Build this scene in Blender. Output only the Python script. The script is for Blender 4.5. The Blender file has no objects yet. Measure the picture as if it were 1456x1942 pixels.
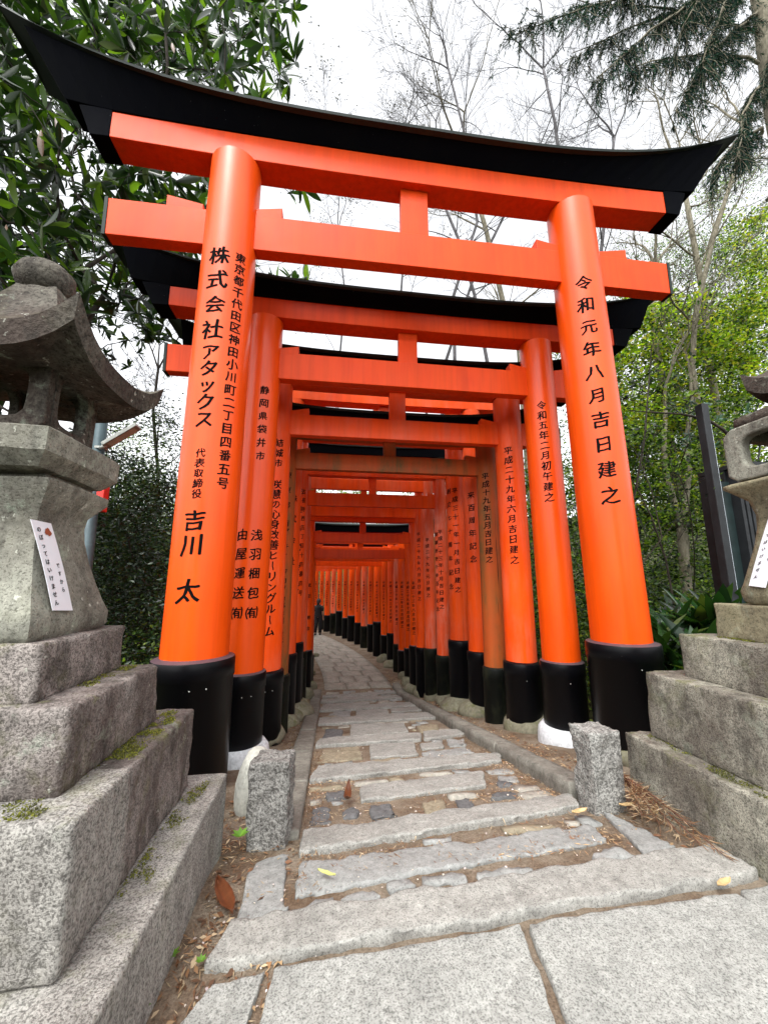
import bpy, bmesh, math, random
import numpy as np
from math import sin, cos, pi, radians, sqrt, atan2
from mathutils import Vector, Matrix, noise

# ------------------------------------------------------------------ camera
scene = bpy.context.scene
COL = scene.collection
PITCH, YAW = 10.2, 7.9
FPX = 729.0                       # focal length in pixels of the 1456 x 1942 photograph
CAM = np.array([0.0, 0.0, 1.3])
cam = bpy.data.cameras.new('camera')
cam.sensor_fit = 'HORIZONTAL'; cam.sensor_width = 36.0; cam.lens = 36.0 * FPX / 1456.0
cam.clip_start = 0.05; cam.clip_end = 600
camo = bpy.data.objects.new('camera', cam); COL.objects.link(camo)
camo.location = CAM; camo.rotation_euler = (radians(90 + PITCH), 0, radians(-YAW))
scene.camera = camo

# ------------------------------------------------------------------ world, sun, exposure
SUN_EL, SUN_AZ = 58, 205          # a soft sun high behind the left shoulder
world = bpy.data.worlds.new('World'); scene.world = world; world.use_nodes = True
wn = world.node_tree; wn.nodes.clear()
sky = wn.nodes.new('ShaderNodeTexSky'); sky.sky_type = 'NISHITA'; sky.sun_disc = False
sky.sun_elevation = radians(SUN_EL); sky.sun_rotation = radians(SUN_AZ)
sky.air_density = 1.0; sky.dust_density = 3.0; sky.ozone_density = 1.0
hs = wn.nodes.new('ShaderNodeHueSaturation'); hs.inputs['Saturation'].default_value = 0.10
hs.inputs['Value'].default_value = 1.0
bg = wn.nodes.new('ShaderNodeBackground'); bg.inputs['Strength'].default_value = 0.15
wo = wn.nodes.new('ShaderNodeOutputWorld')
wn.links.new(sky.outputs[0], hs.inputs['Color']); wn.links.new(hs.outputs[0], bg.inputs['Color'])
wn.links.new(bg.outputs[0], wo.inputs['Surface'])
sl = bpy.data.lights.new('sun', 'SUN'); sl.energy = 0.5; sl.angle = radians(20); sl.color = (1, .97, .92)
so = bpy.data.objects.new('sun', sl); COL.objects.link(so)
_e, _a = radians(SUN_EL), radians(SUN_AZ)
_d = Vector((sin(_a) * cos(_e), cos(_a) * cos(_e), sin(_e)))     # towards the sun
so.rotation_euler = _d.to_track_quat('Z', 'Y').to_euler(); so.location = (0, 0, 30)
vs = scene.view_settings
vs.view_transform = 'Standard'; vs.look = 'None'; vs.gamma = 1; vs.exposure = 1.74
scene.cycles.max_bounces = 8; scene.cycles.diffuse_bounces = 3; scene.cycles.glossy_bounces = 3
scene.cycles.transmission_bounces = 4; scene.cycles.transparent_max_bounces = 8
scene.cycles.use_denoising = True

# ------------------------------------------------------------------ geometry of the place
def basis():
    p, y = radians(PITCH), radians(YAW)
    f = np.array([sin(y) * cos(p), cos(y) * cos(p), sin(p)])
    r = np.array([cos(y), -sin(y), 0.0])
    return r, np.cross(r, f), f
_R, _U, _F = basis()
def ray(u, v): return _R * (u - 728) / FPX - _U * (v - 971) / FPX + _F
def atY(u, v, Y): r = ray(u, v); return CAM + r * (Y / r[1])
def atZ(u, v, Z): r = ray(u, v); return CAM + r * ((Z - 1.3) / r[2])
def gz(Y): return -0.1775 * (min(max(Y, 2.0), 9.4) - 2.0)         # the path falls away from the camera
def gnd(u, v):
    r = ray(u, v); t = 0.5
    for k in range(4000):
        P = CAM + r * t
        if P[2] <= gz(P[1]): return P
        t += 0.01 if t < 12 else 0.03
    return P

rng = random.Random(7)
nr = np.random.default_rng(11)

# ------------------------------------------------------------------ object helpers
def tag(o, label=None, cat=None, group=None, kind=None):
    if label: o['label'] = label
    if cat: o['category'] = cat
    if group: o['group'] = group
    if kind: o['kind'] = kind
    return o
def empty(name, loc=(0, 0, 0), rot=(0, 0, 0), label=None, cat=None, group=None):
    o = bpy.data.objects.new(name, None); COL.objects.link(o)
    o.location = loc; o.rotation_euler = rot; o.empty_display_size = 0.2
    return tag(o, label, cat, group)

class MB:
    """collects shapes, then links them as one mesh object"""
    def __init__(s): s.v = []; s.f = []; s.n = 0; s.sm = []; s.mi = []
    def add(s, v, f, smooth=False, mi=0):
        v = np.asarray(v, float); k = s.n
        s.v.append(v); s.n += len(v)
        s.f += [tuple(i + k for i in q) for q in f]; s.sm += [smooth] * len(f); s.mi += [mi] * len(f)
        return s
    def build(s, name, mat, parent=None, bevel=0, seg=2, loc=None):
        me = bpy.data.meshes.new(name)
        v = np.concatenate(s.v) if s.v else np.zeros((0, 3))
        if loc is not None: v = v - np.asarray(loc)
        me.from_pydata(v.tolist(), [], s.f)
        me.polygons.foreach_set('use_smooth', s.sm)
        mats = mat if isinstance(mat, (list, tuple)) else [mat]
        for m in mats: me.materials.append(m)
        if len(mats) > 1: me.polygons.foreach_set('material_index', s.mi)
        me.update()
        o = bpy.data.objects.new(name, me); COL.objects.link(o)
        if loc is not None and parent is None: o.location = loc
        if parent is not None: o.parent = parent
        if bevel:
            b = o.modifiers.new('bevel', 'BEVEL'); b.width = bevel; b.segments = seg; b.limit_method = 'ANGLE'; b.angle_limit = radians(35)
        return o

BOXF = [(0, 3, 2, 1), (4, 5, 6, 7), (0, 1, 5, 4), (1, 2, 6, 5), (2, 3, 7, 6), (3, 0, 4, 7)]
def box(mb, a, b, smooth=False, mi=0):
    x0, y0, z0 = a; x1, y1, z1 = b
    return mb.add([(x0, y0, z0), (x1, y0, z0), (x1, y1, z0), (x0, y1, z0), (x0, y0, z1), (x1, y0, z1), (x1, y1, z1), (x0, y1, z1)], BOXF, smooth, mi)
def prism(mb, outline, y0, y1, mi=0):
    """outline in the XZ plane, counter-clockwise seen from the front (-Y), extruded along Y"""
    n = len(outline)
    v = [(x, y0, z) for x, z in outline] + [(x, y1, z) for x, z in outline]
    f = [tuple(range(n)), tuple(range(2 * n - 1, n - 1, -1))] + [(i, i + n, (i + 1) % n + n, (i + 1) % n) for i in range(n)]
    return mb.add(v, f, False, mi)
def lathe(mb, prof, c=(0, 0, 0), n=48, smooth=True, cap=True, top=None):
    v = []; f = []
    for r, z in prof:
        for k in range(n):
            a = 2 * pi * k / n; v.append((c[0] + r * cos(a), c[1] + r * sin(a), c[2] + z))
    for j in range(len(prof) - 1):
        for k in range(n):
            k2 = (k + 1) % n; f.append((j * n + k, j * n + k2, (j + 1) * n + k2, (j + 1) * n + k))
    mb.add(v, f, smooth)
    if cap:
        m = len(prof) - 1
        mb.add(v[m * n:], [tuple(range(n))], False); mb.add(v[:n], [tuple(range(n - 1, -1, -1))], False)
    return mb
def tube(mb, pts, rad, n=6, mi=0, closed=True):
    pts = [np.asarray(p, float) for p in pts]
    if len(pts) < 2: return
    v = []; f = []
    ref = np.array([0.31, 0.17, 0.93])
    for i, p in enumerate(pts):
        d = pts[min(i + 1, len(pts) - 1)] - pts[max(i - 1, 0)]
        d = d / (np.linalg.norm(d) + 1e-9)
        a = np.cross(d, ref); la = np.linalg.norm(a)
        if la < 0.05: a = np.cross(d, [1, 0, 0.1]); la = np.linalg.norm(a)
        a /= la; b = np.cross(d, a)
        for k in range(n):
            t = 2 * pi * k / n; v.append(p + (a * cos(t) + b * sin(t)) * rad[i])
    for i in range(len(pts) - 1):
        for k in range(n):
            k2 = (k + 1) % n; f.append((i * n + k, i * n + k2, (i + 1) * n + k2, (i + 1) * n + k))
    if closed and n > 3: f.append(tuple(range(n))[::-1]); f.append(tuple(range((len(pts) - 1) * n, len(pts) * n)))
    mb.add(v, f, True, mi)

_cc = {}
def cubegrid(nx, ny, nz):
    key = (nx, ny, nz)
    if key in _cc: return _cc[key]
    idx = {}; V = []; Fc = []
    def vid(i, j, k):
        if (i, j, k) not in idx: idx[(i, j, k)] = len(V); V.append((i / nx * 2 - 1, j / ny * 2 - 1, k / nz * 2 - 1))
        return idx[(i, j, k)]
    for i in range(nx):
        for j in range(ny):
            Fc.append((vid(i, j, 0), vid(i, j + 1, 0), vid(i + 1, j + 1, 0), vid(i + 1, j, 0)))
            Fc.append((vid(i, j, nz), vid(i + 1, j, nz), vid(i + 1, j + 1, nz), vid(i, j + 1, nz)))
    for i in range(nx):
        for k in range(nz):
            Fc.append((vid(i, 0, k), vid(i + 1, 0, k), vid(i + 1, 0, k + 1), vid(i, 0, k + 1)))
            Fc.append((vid(i, ny, k), vid(i, ny, k + 1), vid(i + 1, ny, k + 1), vid(i + 1, ny, k)))
    for j in range(ny):
        for k in range(nz):
            Fc.append((vid(0, j, k), vid(0, j, k + 1), vid(0, j + 1, k + 1), vid(0, j + 1, k)))
            Fc.append((vid(nx, j, k), vid(nx, j + 1, k), vid(nx, j + 1, k + 1), vid(nx, j, k + 1)))
    _cc[key] = (np.array(V), Fc); return _cc[key]
def fbm(p, s, o=3):
    r = 0; a = 1; f = s
    for k in range(o): r += a * noise.noise(Vector((p[0] * f + 3.1, p[1] * f + 7.7, p[2] * f + 1.3))); a *= 0.5; f *= 2.1
    return r
def rock(mb, corners, z0, z1, r=0.012, amp=0.006, scale=9, res=0.05, zf=None, seed=0):
    """a dressed stone: four plan corners (back-left, back-right, front-right, front-left), rounded edges, rough faces"""
    P = [np.array(c[:2], float) for c in corners]
    lu = (np.linalg.norm(P[1] - P[0]) + np.linalg.norm(P[2] - P[3])) / 4
    lv = (np.linalg.norm(P[3] - P[0]) + np.linalg.norm(P[2] - P[1])) / 4
    lz = (z1 - z0) / 2
    c = lambda L: int(max(2, min(72, round(2 * L / res))))
    V, Fc = cubegrid(c(lu), c(lv), c(lz))
    h = np.array([lu, lv, lz]); V = np.sin(V * pi / 2 * 0.92) / sin(pi / 2 * 0.92)
    q = V * h; rr = min(r, lu * .9, lv * .9, lz * .9)
    cl = np.clip(q, -(h - rr), h - rr); d = q - cl; L = np.linalg.norm(d, axis=1, keepdims=True); L[L == 0] = 1
    nrm = d / L; q = cl + nrm * np.minimum(rr, np.where(L > 0, 1e9, 0)) * (np.linalg.norm(d, axis=1, keepdims=True) > 0)
    flat = np.linalg.norm(d, axis=1) == 0
    q[flat] = (V * h)[flat]
    out = []
    for i in range(len(q)):
        u = (q[i, 0] / lu + 1) / 2; v = (1 - q[i, 1] / lv) / 2
        xy = (P[0] * (1 - u) + P[1] * u) * (1 - v) + (P[3] * (1 - u) + P[2] * u) * v
        z = z0 + lz + q[i, 2]
        if zf: z += zf(xy)
        nv = V[i]; m = np.abs(nv)
        e = amp * fbm((xy[0] + seed, xy[1], z), scale)
        e2 = amp * fbm((xy[0], xy[1] + 5 + seed, z + 9), scale * .5)
        e3 = amp * .55 * noise.noise(Vector((xy[0] * 60 + seed, xy[1] * 60, z * 60))); e += e3; e2 += e3
        out.append((xy[0] + (nv[0] * e + e2 * .5) * (m[0] > .8), xy[1] + (e - nv[1] * e2 * .5) * (m[1] > .8), z + nv[2] * e * .6 * (m[2] > .8)))
    flip = (P[1][0] - P[0][0]) * (P[3][1] - P[0][1]) - (P[1][1] - P[0][1]) * (P[3][0] - P[0][0])
    mb.add(out, Fc if flip < 0 else [q[::-1] for q in Fc], True)
def rockbox(mb, x0, x1, y0, y1, z0, z1, **k):
    rock(mb, [(x0, y1), (x1, y1), (x1, y0), (x0, y0)], z0, z1, **k)
_ico = {}
def boulder(mb, c, r, seed=0, sub=3, amp=.12, squash=2):
    if sub not in _ico:
        bm = bmesh.new(); bmesh.ops.create_icosphere(bm, subdivisions=sub, radius=1)
        _ico[sub] = (np.array([v.co[:] for v in bm.verts]), [tuple(v.index for v in f.verts) for f in bm.faces]); bm.free()
    V, Fc = _ico[sub]; out = []
    for p in V:
        k = 1 + amp * fbm((p[0] + seed * 3.7, p[1] + seed, p[2]), 1.3, 2)
        s = np.sign(p) * np.abs(p) ** (2 / (squash + .6)) if squash > 2 else p
        out.append((c[0] + s[0] * r[0] * k, c[1] + s[1] * r[1] * k, c[2] + s[2] * r[2] * k))
    mb.add(out, Fc, True)

# ------------------------------------------------------------------ materials
def mat(name, rough=.8, spec=.5):
    m = bpy.data.materials.new(name); m.use_nodes = True
    nt = m.node_tree; b = nt.nodes['Principled BSDF']
    b.inputs['Roughness'].default_value = rough; b.inputs['Specular IOR Level'].default_value = spec
    return m, nt, b
def N(nt, t, **k):
    n = nt.nodes.new(t)
    for a, v in k.items():
        if a in n.inputs: n.inputs[a].default_value = v
        else: setattr(n, a, v)
    return n
def ramp(nt, fac, stops, interp='LINEAR'):
    r = nt.nodes.new('ShaderNodeValToRGB'); r.color_ramp.interpolation = interp
    e = r.color_ramp.elements
    while len(e) < len(stops): e.new(.5)
    for i, (p, c) in enumerate(stops):
        e[i].position = p; e[i].color = (c[0], c[1], c[2], 1) if hasattr(c, '__len__') else (c, c, c, 1)
    nt.links.new(fac, r.inputs[0]); return r.outputs[0]
def mix(nt, fac, a, b, mode='MIX'):
    m = nt.nodes.new('ShaderNodeMix'); m.data_type = 'RGBA'; m.blend_type = mode
    for s, x in ((0, fac), (6, a), (7, b)):
        if hasattr(x, 'is_linked'): nt.links.new(x, m.inputs[s])
        elif s == 0: m.inputs[0].default_value = x
        else: m.inputs[s].default_value = (x[0], x[1], x[2], 1)
    return m.outputs[2]
def noise_tex(nt, scale, detail=4, rough=.6, vec=None, stretch=None):
    n = N(nt, 'ShaderNodeTexNoise', Scale=scale, Detail=detail, Roughness=rough)
    if vec is not None:
        if stretch:
            mp = N(nt, 'ShaderNodeMapping'); mp.inputs['Scale'].default_value = stretch
            nt.links.new(vec, mp.inputs[0]); vec = mp.outputs[0]
        nt.links.new(vec, n.inputs['Vector'])
    return n.outputs['Fac']
def worldpos(nt): return N(nt, 'ShaderNodeNewGeometry').outputs['Position']
def objpos(nt): return N(nt, 'ShaderNodeTexCoord').outputs['Object']
def bump(nt, b, h, strength=.4, dist=.01):
    n = N(nt, 'ShaderNodeBump', Strength=strength, Distance=dist); nt.links.new(h, n.inputs['Height'])
    nt.links.new(n.outputs[0], b.inputs['Normal'])

def granite(name, light=(.42, .41, .38), dark=(.09, .085, .08), speck=240, darkness=.45, moss=0, stain=0, lichen=0, bumpd=.004, pit=0.5):
    m, nt, b = mat(name, .9, .12); P = worldpos(nt)
    f1 = noise_tex(nt, speck, 3, .7, P); f2 = noise_tex(nt, speck * .35, 3, .7, P); f3 = noise_tex(nt, 5, 5, .65, P)
    s = ramp(nt, f1, [(darkness - .045, dark), (darkness + .04, light)])
    s2 = ramp(nt, f2, [(.36, [c * .62 for c in light]), (.55, light), (.72, [min(1, c * 1.35) for c in light])])
    c = mix(nt, .4, s, s2)
    c = mix(nt, .5, c, ramp(nt, f3, [(.3, .5), (.55, .95), (.75, 1)]), 'MULTIPLY')
    if stain:
        st = noise_tex(nt, 2.6, 6, .7, P, (1, 1, .35))
        c = mix(nt, ramp(nt, st, [(.42, 0.0), (.58, stain)]), c, mix(nt, .85, c, (.055, .038, .033)))
        st2 = noise_tex(nt, 9, 5, .75, P, (1, 1, .5))
        c = mix(nt, ramp(nt, st2, [(.5, 0.0), (.64, stain * .8)]), c, (.035, .032, .028))
    if lichen:
        l = noise_tex(nt, 7, 6, .75, P)
        c = mix(nt, ramp(nt, l, [(.58, 0.0), (.68, lichen)]), c, (.30, .36, .28))
        l2 = noise_tex(nt, 26, 3, .7, P)
        c = mix(nt, ramp(nt, l2, [(.66, 0.0), (.7, lichen)]), c, (.55, .56, .48))
    if moss:
        g = N(nt, 'ShaderNodeNewGeometry'); sx = N(nt, 'ShaderNodeSeparateXYZ'); nt.links.new(g.outputs['Normal'], sx.inputs[0])
        mn = noise_tex(nt, 6, 6, .75, P)
        mm = N(nt, 'ShaderNodeMath', operation='MULTIPLY'); nt.links.new(ramp(nt, mn, [(.52, 0.0), (.62, moss)]), mm.inputs[0])
        nt.links.new(ramp(nt, sx.outputs[2], [(.0, .35), (.6, 1.0)]), mm.inputs[1])
        c = mix(nt, mm.outputs[0], c, (.11, .12, .03))
    f4 = noise_tex(nt, 28, 4, .7, P); c = mix(nt, .45, c, ramp(nt, f4, [(.34, .55), (.5, 1.0), (.66, 1.25)]), 'MULTIPLY')
    nt.links.new(c, b.inputs['Base Color'])
    h = mix(nt, pit, f1, f2); h = mix(nt, .35, h, f4)
    bump(nt, b, h, 1.0, bumpd * 1.4)
    return m

G_SLAB = granite('slab granite', (.345, .35, .325), (.08, .08, .073), 140, .46, bumpd=.004)
G_STEP = granite('step granite', (.36, .355, .325), (.09, .087, .078), 150, .44, stain=.15, bumpd=.006)
G_KERB = granite('kerb stone', (.25, .24, .205), (.09, .085, .075), 140, .4, stain=.4, bumpd=.004)
G_ROUGH = granite('rough post granite', (.36, .355, .33), (.03, .03, .028), 75, .49, stain=.3, bumpd=.02, pit=.7)
G_TIER = granite('pedestal granite', (.34, .305, .28), (.035, .03, .028), 130, .48, moss=.6, stain=.8, lichen=.4, bumpd=.010)
G_TIER2 = granite('cut pedestal granite', (.42, .405, .37), (.035, .033, .03), 130, .48, moss=.25, stain=.35, lichen=.15, bumpd=.010)
G_TIER3 = granite('right pedestal granite', (.38, .365, .30), (.04, .038, .03), 135, .47, moss=.55, stain=.7, lichen=.25, bumpd=.010)
G_LANT = granite('lantern stone', (.30, .30, .25), (.06, .058, .045), 120, .42, moss=.15, stain=.55, lichen=.6, bumpd=.007)
G_LANT2 = granite('lantern stone mossy', (.28, .255, .165), (.07, .06, .04), 100, .42, moss=.3, stain=.45, lichen=.3, bumpd=.006)
G_ROOF = granite('lantern roof stone', (.12, .11, .092), (.022, .019, .017), 80, .45, moss=.1, stain=.8, lichen=.5, bumpd=.01)

def paint(name, c0, c1, c2=None, wear=0, rough=.32, coat=.35, crack=0, spec=.16):
    m, nt, b = mat(name, rough, .5); P = objpos(nt)
    oi = N(nt, 'ShaderNodeObjectInfo')
    f = noise_tex(nt, 1.6, 4, .6, P, (1, 1, .5)); g = noise_tex(nt, 14, 5, .65, P, (1, 1, .06))
    b.inputs['Specular IOR Level'].default_value = spec
    c = mix(nt, ramp(nt, f, [(.32, 0.0), (.68, 1.0)]), c0, c1)
    c = mix(nt, .32, c, ramp(nt, g, [(.3, .5), (.6, 1.05)]), 'MULTIPLY')
    if wear:
        w = noise_tex(nt, 5, 6, .7, P, (1, 1, .12)); w2 = noise_tex(nt, 2.2, 5, .7, worldpos(nt), (1, 1, .5))
        mm = N(nt, 'ShaderNodeMath', operation='MULTIPLY')
        nt.links.new(ramp(nt, w, [(.40, 0.0), (.56, 1.0)]), mm.inputs[0]); nt.links.new(ramp(nt, w2, [(.4, 0.0), (.62, wear)]), mm.inputs[1])
        c = mix(nt, mm.outputs[0], c, c2)
    if crack:
        k = noise_tex(nt, 18, 4, .6, P, (1, 1, .02))
        c = mix(nt, ramp(nt, k, [(.68, 0.0), (.70, crack)]), c, (.03, .012, .008))
    hv = N(nt, 'ShaderNodeHueSaturation'); r = N(nt, 'ShaderNodeMapRange'); r.inputs['To Min'].default_value = .86; r.inputs['To Max'].default_value = 1.06
    nt.links.new(oi.outputs['Random'], r.inputs['Value']); nt.links.new(r.outputs[0], hv.inputs['Value']); nt.links.new(c, hv.inputs['Color'])
    nt.links.new(hv.outputs[0], b.inputs['Base Color'])
    rr = noise_tex(nt, 3, 4, .6, P); q = N(nt, 'ShaderNodeMapRange'); q.inputs['To Min'].default_value = rough - .08; q.inputs['To Max'].default_value = rough + .16
    nt.links.new(rr, q.inputs['Value']); nt.links.new(q.outputs[0], b.inputs['Roughness'])
    b.inputs['Coat Weight'].default_value = coat; b.inputs['Coat Roughness'].default_value = .16
    bump(nt, b, g, .25, .0015)
    return m
P_FRESH = paint('fresh vermilion lacquer', (.86, .090, .002), (.80, .068, .002), coat=.10, spec=.3, crack=.15)
P_BEAM = paint('vermilion beam lacquer', (.74, .068, .003), (.66, .046, .002), rough=.42, coat=.04, crack=.35)
P_MID = paint('vermilion lacquer', (.90, .092, .003), (.80, .060, .003), (.72, .19, .12), wear=.3, rough=.42, coat=.08, crack=.3)
P_FADE = paint('faded vermilion paint', (.86, .085, .010), (.78, .10, .03), (.74, .26, .18), wear=.75, rough=.5, coat=.12, crack=.5)
P_OLD = paint('weathered vermilion paint', (.42, .10, .020), (.52, .075, .015), (.15, .09, .03), wear=1, rough=.6, coat=.05, crack=.9)
def blackpaint(name, c, wear=0, rough=.24, spec=.5):
    m, nt, b = mat(name, rough, spec); P = objpos(nt)
    f = noise_tex(nt, 4, 5, .7, P, (1, 1, .5)); k = noise_tex(nt, 60, 3, .6, P)
    col = mix(nt, ramp(nt, f, [(.45, 0.0), (.7, wear)]), c, (.045, .05, .025))
    col = mix(nt, ramp(nt, k, [(.74, 0.0), (.77, .5)]), col, (.25, .25, .25))
    nt.links.new(col, b.inputs['Base Color']); bump(nt, b, f, .3, .003)
    q = N(nt, 'ShaderNodeMapRange'); q.inputs['To Min'].default_value = rough - .06; q.inputs['To Max'].default_value = rough + .22
    nt.links.new(f, q.inputs['Value']); nt.links.new(q.outputs[0], b.inputs['Roughness'])
    return m
B_FRESH = blackpaint('black lacquer', (.003, .003, .004), 0, .26, .16)
B_OLD = blackpaint('old black lacquer', (.005, .006, .005), .5, .42, .15)
B_ROOF = blackpaint('black roof paint', (.002, .0024, .004), .03, .8, .03)
B_CAP = blackpaint('dark plum cap paint', (.075, .045, .055), .2, .4)
B_EDGE = blackpaint('dark green roof sheet', (.012, .02, .019), .3, .5, .2)
M_INK, _n, _b = mat('black ink', .9, .03); _b.inputs['Base Color'].default_value = (.006, .006, .006, 1)
def plain(name, c, rough=.6, metal=0, var=.25, sc=12):
    m, nt, b = mat(name, rough, .4); f = noise_tex(nt, sc, 4, .65, objpos(nt))
    nt.links.new(mix(nt, ramp(nt, f, [(.3, 0.0), (.7, 1.0)]), [x * (1 - var) for x in c], [min(1, x * (1 + var)) for x in c]), b.inputs['Base Color'])
    b.inputs['Metallic'].default_value = metal; bump(nt, b, f, .2, .002); return m
M_STEEL = plain('blue grey painted steel', (.06, .09, .10), .45, .2)
M_ALU = plain('dull lamp housing', (.35, .36, .33), .45, .3)
M_LENS = plain('lamp lens', (.55, .55, .5), .3)
M_RED = plain('red box paint', (.65, .03, .02), .4)
M_PAPER = plain('white laminated card', (.74, .75, .80), .45, 0, .05, 5)
M_STAMP = plain('rusty red stamp', (.30, .07, .03), .7)
M_BOARD = plain('dark stained board', (.012, .014, .016), .6, 0, .5, 6)
M_PANEL = plain('dark green panel', (.012, .022, .022), .4, 0, .4, 6)
M_WHITE = plain('white trim strip', (.6, .66, .72), .4, 0, .1)
M_COBBLE = granite('river stone', (.25, .24, .17), (.12, .115, .08), 60, .35, moss=.55, stain=.3, bumpd=.002)
M_CONC = granite('pale concrete', (.62, .64, .66), (.42, .43, .44), 60, .3, bumpd=.002)
M_SKIN = plain('skin', (.55, .32, .23), .5, 0, .05); M_HAIR = plain('black hair', (.012, .01, .01), .5); M_CLOTH = plain('black cloth', (.008, .008, .01), .85)
M_PAVE = granite('paving stone', (.37, .35, .30), (.24, .225, .19), 120, .35, stain=.2, bumpd=.002)
M_BLUE = granite('blue grey pebble', (.13, .13, .13), (.06, .06, .06), 60, .4, bumpd=.003)
M_TAN = granite('tan pebble', (.28, .24, .17), (.15, .12, .08), 60, .4, bumpd=.003)
M_FLAT = granite('grey tread slab', (.31, .315, .30), (.10, .10, .10), 140, .40, stain=.1, bumpd=.005)

def soil_mat():
    m, nt, b = mat('soil', .95, .1); P = worldpos(nt)
    a = noise_tex(nt, 3, 6, .7, P); g = noise_tex(nt, 90, 4, .75, P)
    c = mix(nt, ramp(nt, a, [(.35, 0.0), (.6, 1.0)]), (.15, .10, .065), (.27, .22, .165))
    c = mix(nt, .75, c, ramp(nt, g, [(.3, .28), (.5, .85), (.7, 1.35)]), 'MULTIPLY')
    nt.links.new(c, b.inputs['Base Color']); bump(nt, b, g, .9, .012); return m
M_SOIL = soil_mat()
def forest_floor():
    m, nt, b = mat('forest floor', .95, .1); P = worldpos(nt)
    a = noise_tex(nt, 2, 6, .7, P); g = noise_tex(nt, 40, 4, .75, P)
    c = mix(nt, ramp(nt, a, [(.35, 0.0), (.6, 1.0)]), (.035, .03, .018), (.05, .055, .02))
    c = mix(nt, .7, c, ramp(nt, g, [(.3, .3), (.7, 1.3)]), 'MULTIPLY')
    nt.links.new(c, b.inputs['Base Color']); bump(nt, b, g, .9, .03); return m
M_FLOOR = forest_floor()
def bark(name, a, bb, sc=20):
    m, nt, b = mat(name, .9, .2); P = worldpos(nt)
    f = noise_tex(nt, sc, 5, .7, P, (1, 1, .3)); g = noise_tex(nt, 2.5, 4, .6, P)
    c = mix(nt, ramp(nt, f, [(.35, 0.0), (.65, 1.0)]), a, bb); c = mix(nt, .5, c, ramp(nt, g, [(.35, .5), (.6, 1.1)]), 'MULTIPLY')
    nt.links.new(c, b.inputs['Base Color']); bump(nt, b, f, .6, .01); return m
K_PALE = bark('pale mossy bark', (.10, .09, .06), (.27, .245, .18))
K_GREY = bark('grey bark', (.05, .048, .05), (.14, .135, .14))
K_DARK = bark('dark bark', (.02, .017, .013), (.06, .05, .04))
def leafmat(name, cols, trans=.45, rough=.4, spec=.5):
    """cols: colours picked at random leaf by leaf"""
    m, nt, b = mat(name, rough, spec)
    g = N(nt, 'ShaderNodeNewGeometry')
    st = [(i / len(cols), c) for i, c in enumerate(cols)]
    c = ramp(nt, g.outputs['Random Per Island'], st, 'CONSTANT')
    P = worldpos(nt); f = noise_tex(nt, 1.1, 3, .6, P)
    c = mix(nt, .85, c, ramp(nt, f, [(.36, .38), (.5, .9), (.64, 1.5)]), 'MULTIPLY')
    nt.links.new(c, b.inputs['Base Color'])
    t = N(nt, 'ShaderNodeBsdfTranslucent'); tc = mix(nt, 1.0, c, (1.5, 1.7, .6), 'MULTIPLY'); nt.links.new(tc, t.inputs['Color'])
    ms = N(nt, 'ShaderNodeMixShader'); ms.inputs[0].default_value = trans
    nt.links.new(b.outputs[0], ms.inputs[1]); nt.links.new(t.outputs[0], ms.inputs[2])
    nt.links.new(ms.outputs[0], nt.nodes['Material Output'].inputs['Surface'])
    return m
L_LOQUAT = leafmat('loquat leaf', [(.010, .022, .008), (.014, .034, .010), (.022, .05, .010), (.05, .10, .014), (.10, .17, .02), (.012, .028, .010), (.018, .04, .012), (.016, .03, .02), (.045, .055, .05)], .42, .28)
L_BROWN = leafmat('dead brown leaf', [(.07, .026, .006), (.10, .04, .010)], .08)
L_MAPLE = leafmat('maple leaf', [(.15, .24, .015), (.22, .31, .02), (.09, .16, .02), (.34, .41, .03), (.04, .08, .02), (.012, .03, .010), (.34, .30, .04)], .5, .5)
L_GREEN = leafmat('broad green leaf', [(.035, .08, .014), (.07, .13, .02), (.012, .028, .010), (.13, .20, .03), (.006, .014, .006), (.19, .26, .03)], .4, .35)
L_DARK = leafmat('dark evergreen leaf', [(.008, .022, .008), (.014, .035, .012), (.02, .045, .012), (.006, .014, .006), (.04, .07, .015)], .25, .35)
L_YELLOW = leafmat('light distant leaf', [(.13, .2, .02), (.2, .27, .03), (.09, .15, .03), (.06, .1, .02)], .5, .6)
L_CEDAR = leafmat('cedar needle', [(.006, .028, .022), (.010, .04, .024), (.004, .014, .014), (.02, .055, .03)], .12, .8, .1)
L_ASP = leafmat('glossy strap leaf', [(.012, .04, .010), (.02, .055, .012), (.035, .075, .016), (.008, .025, .008), (.07, .10, .02)], .2, .22)
L_NAND = leafmat('blue green nandina leaf', [(.05, .10, .07), (.03, .07, .045), (.08, .14, .11), (.02, .05, .03)], .3, .3)
L_BUD = leafmat('sparse bud leaf', [(.05, .05, .06), (.08, .07, .07), (.03, .03, .04)], .3, .6)
L_MOSS = leafmat('moss tuft', [(.16, .17, .02), (.11, .12, .02), (.22, .22, .03), (.06, .06, .015)], .3, .9)
L_LITTER = leafmat('leaf litter', [(.28, .15, .07), (.36, .24, .13), (.20, .09, .04), (.50, .38, .24), (.14, .07, .035)], .1, .7)
L_PETAL = leafmat('pale petal', [(.7, .6, .62), (.6, .5, .48), (.72, .66, .64)], .3, .7)
L_SPROUT = leafmat('bright sprout leaf', [(.20, .42, .04), (.16, .34, .04)], .4, .5)

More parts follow.
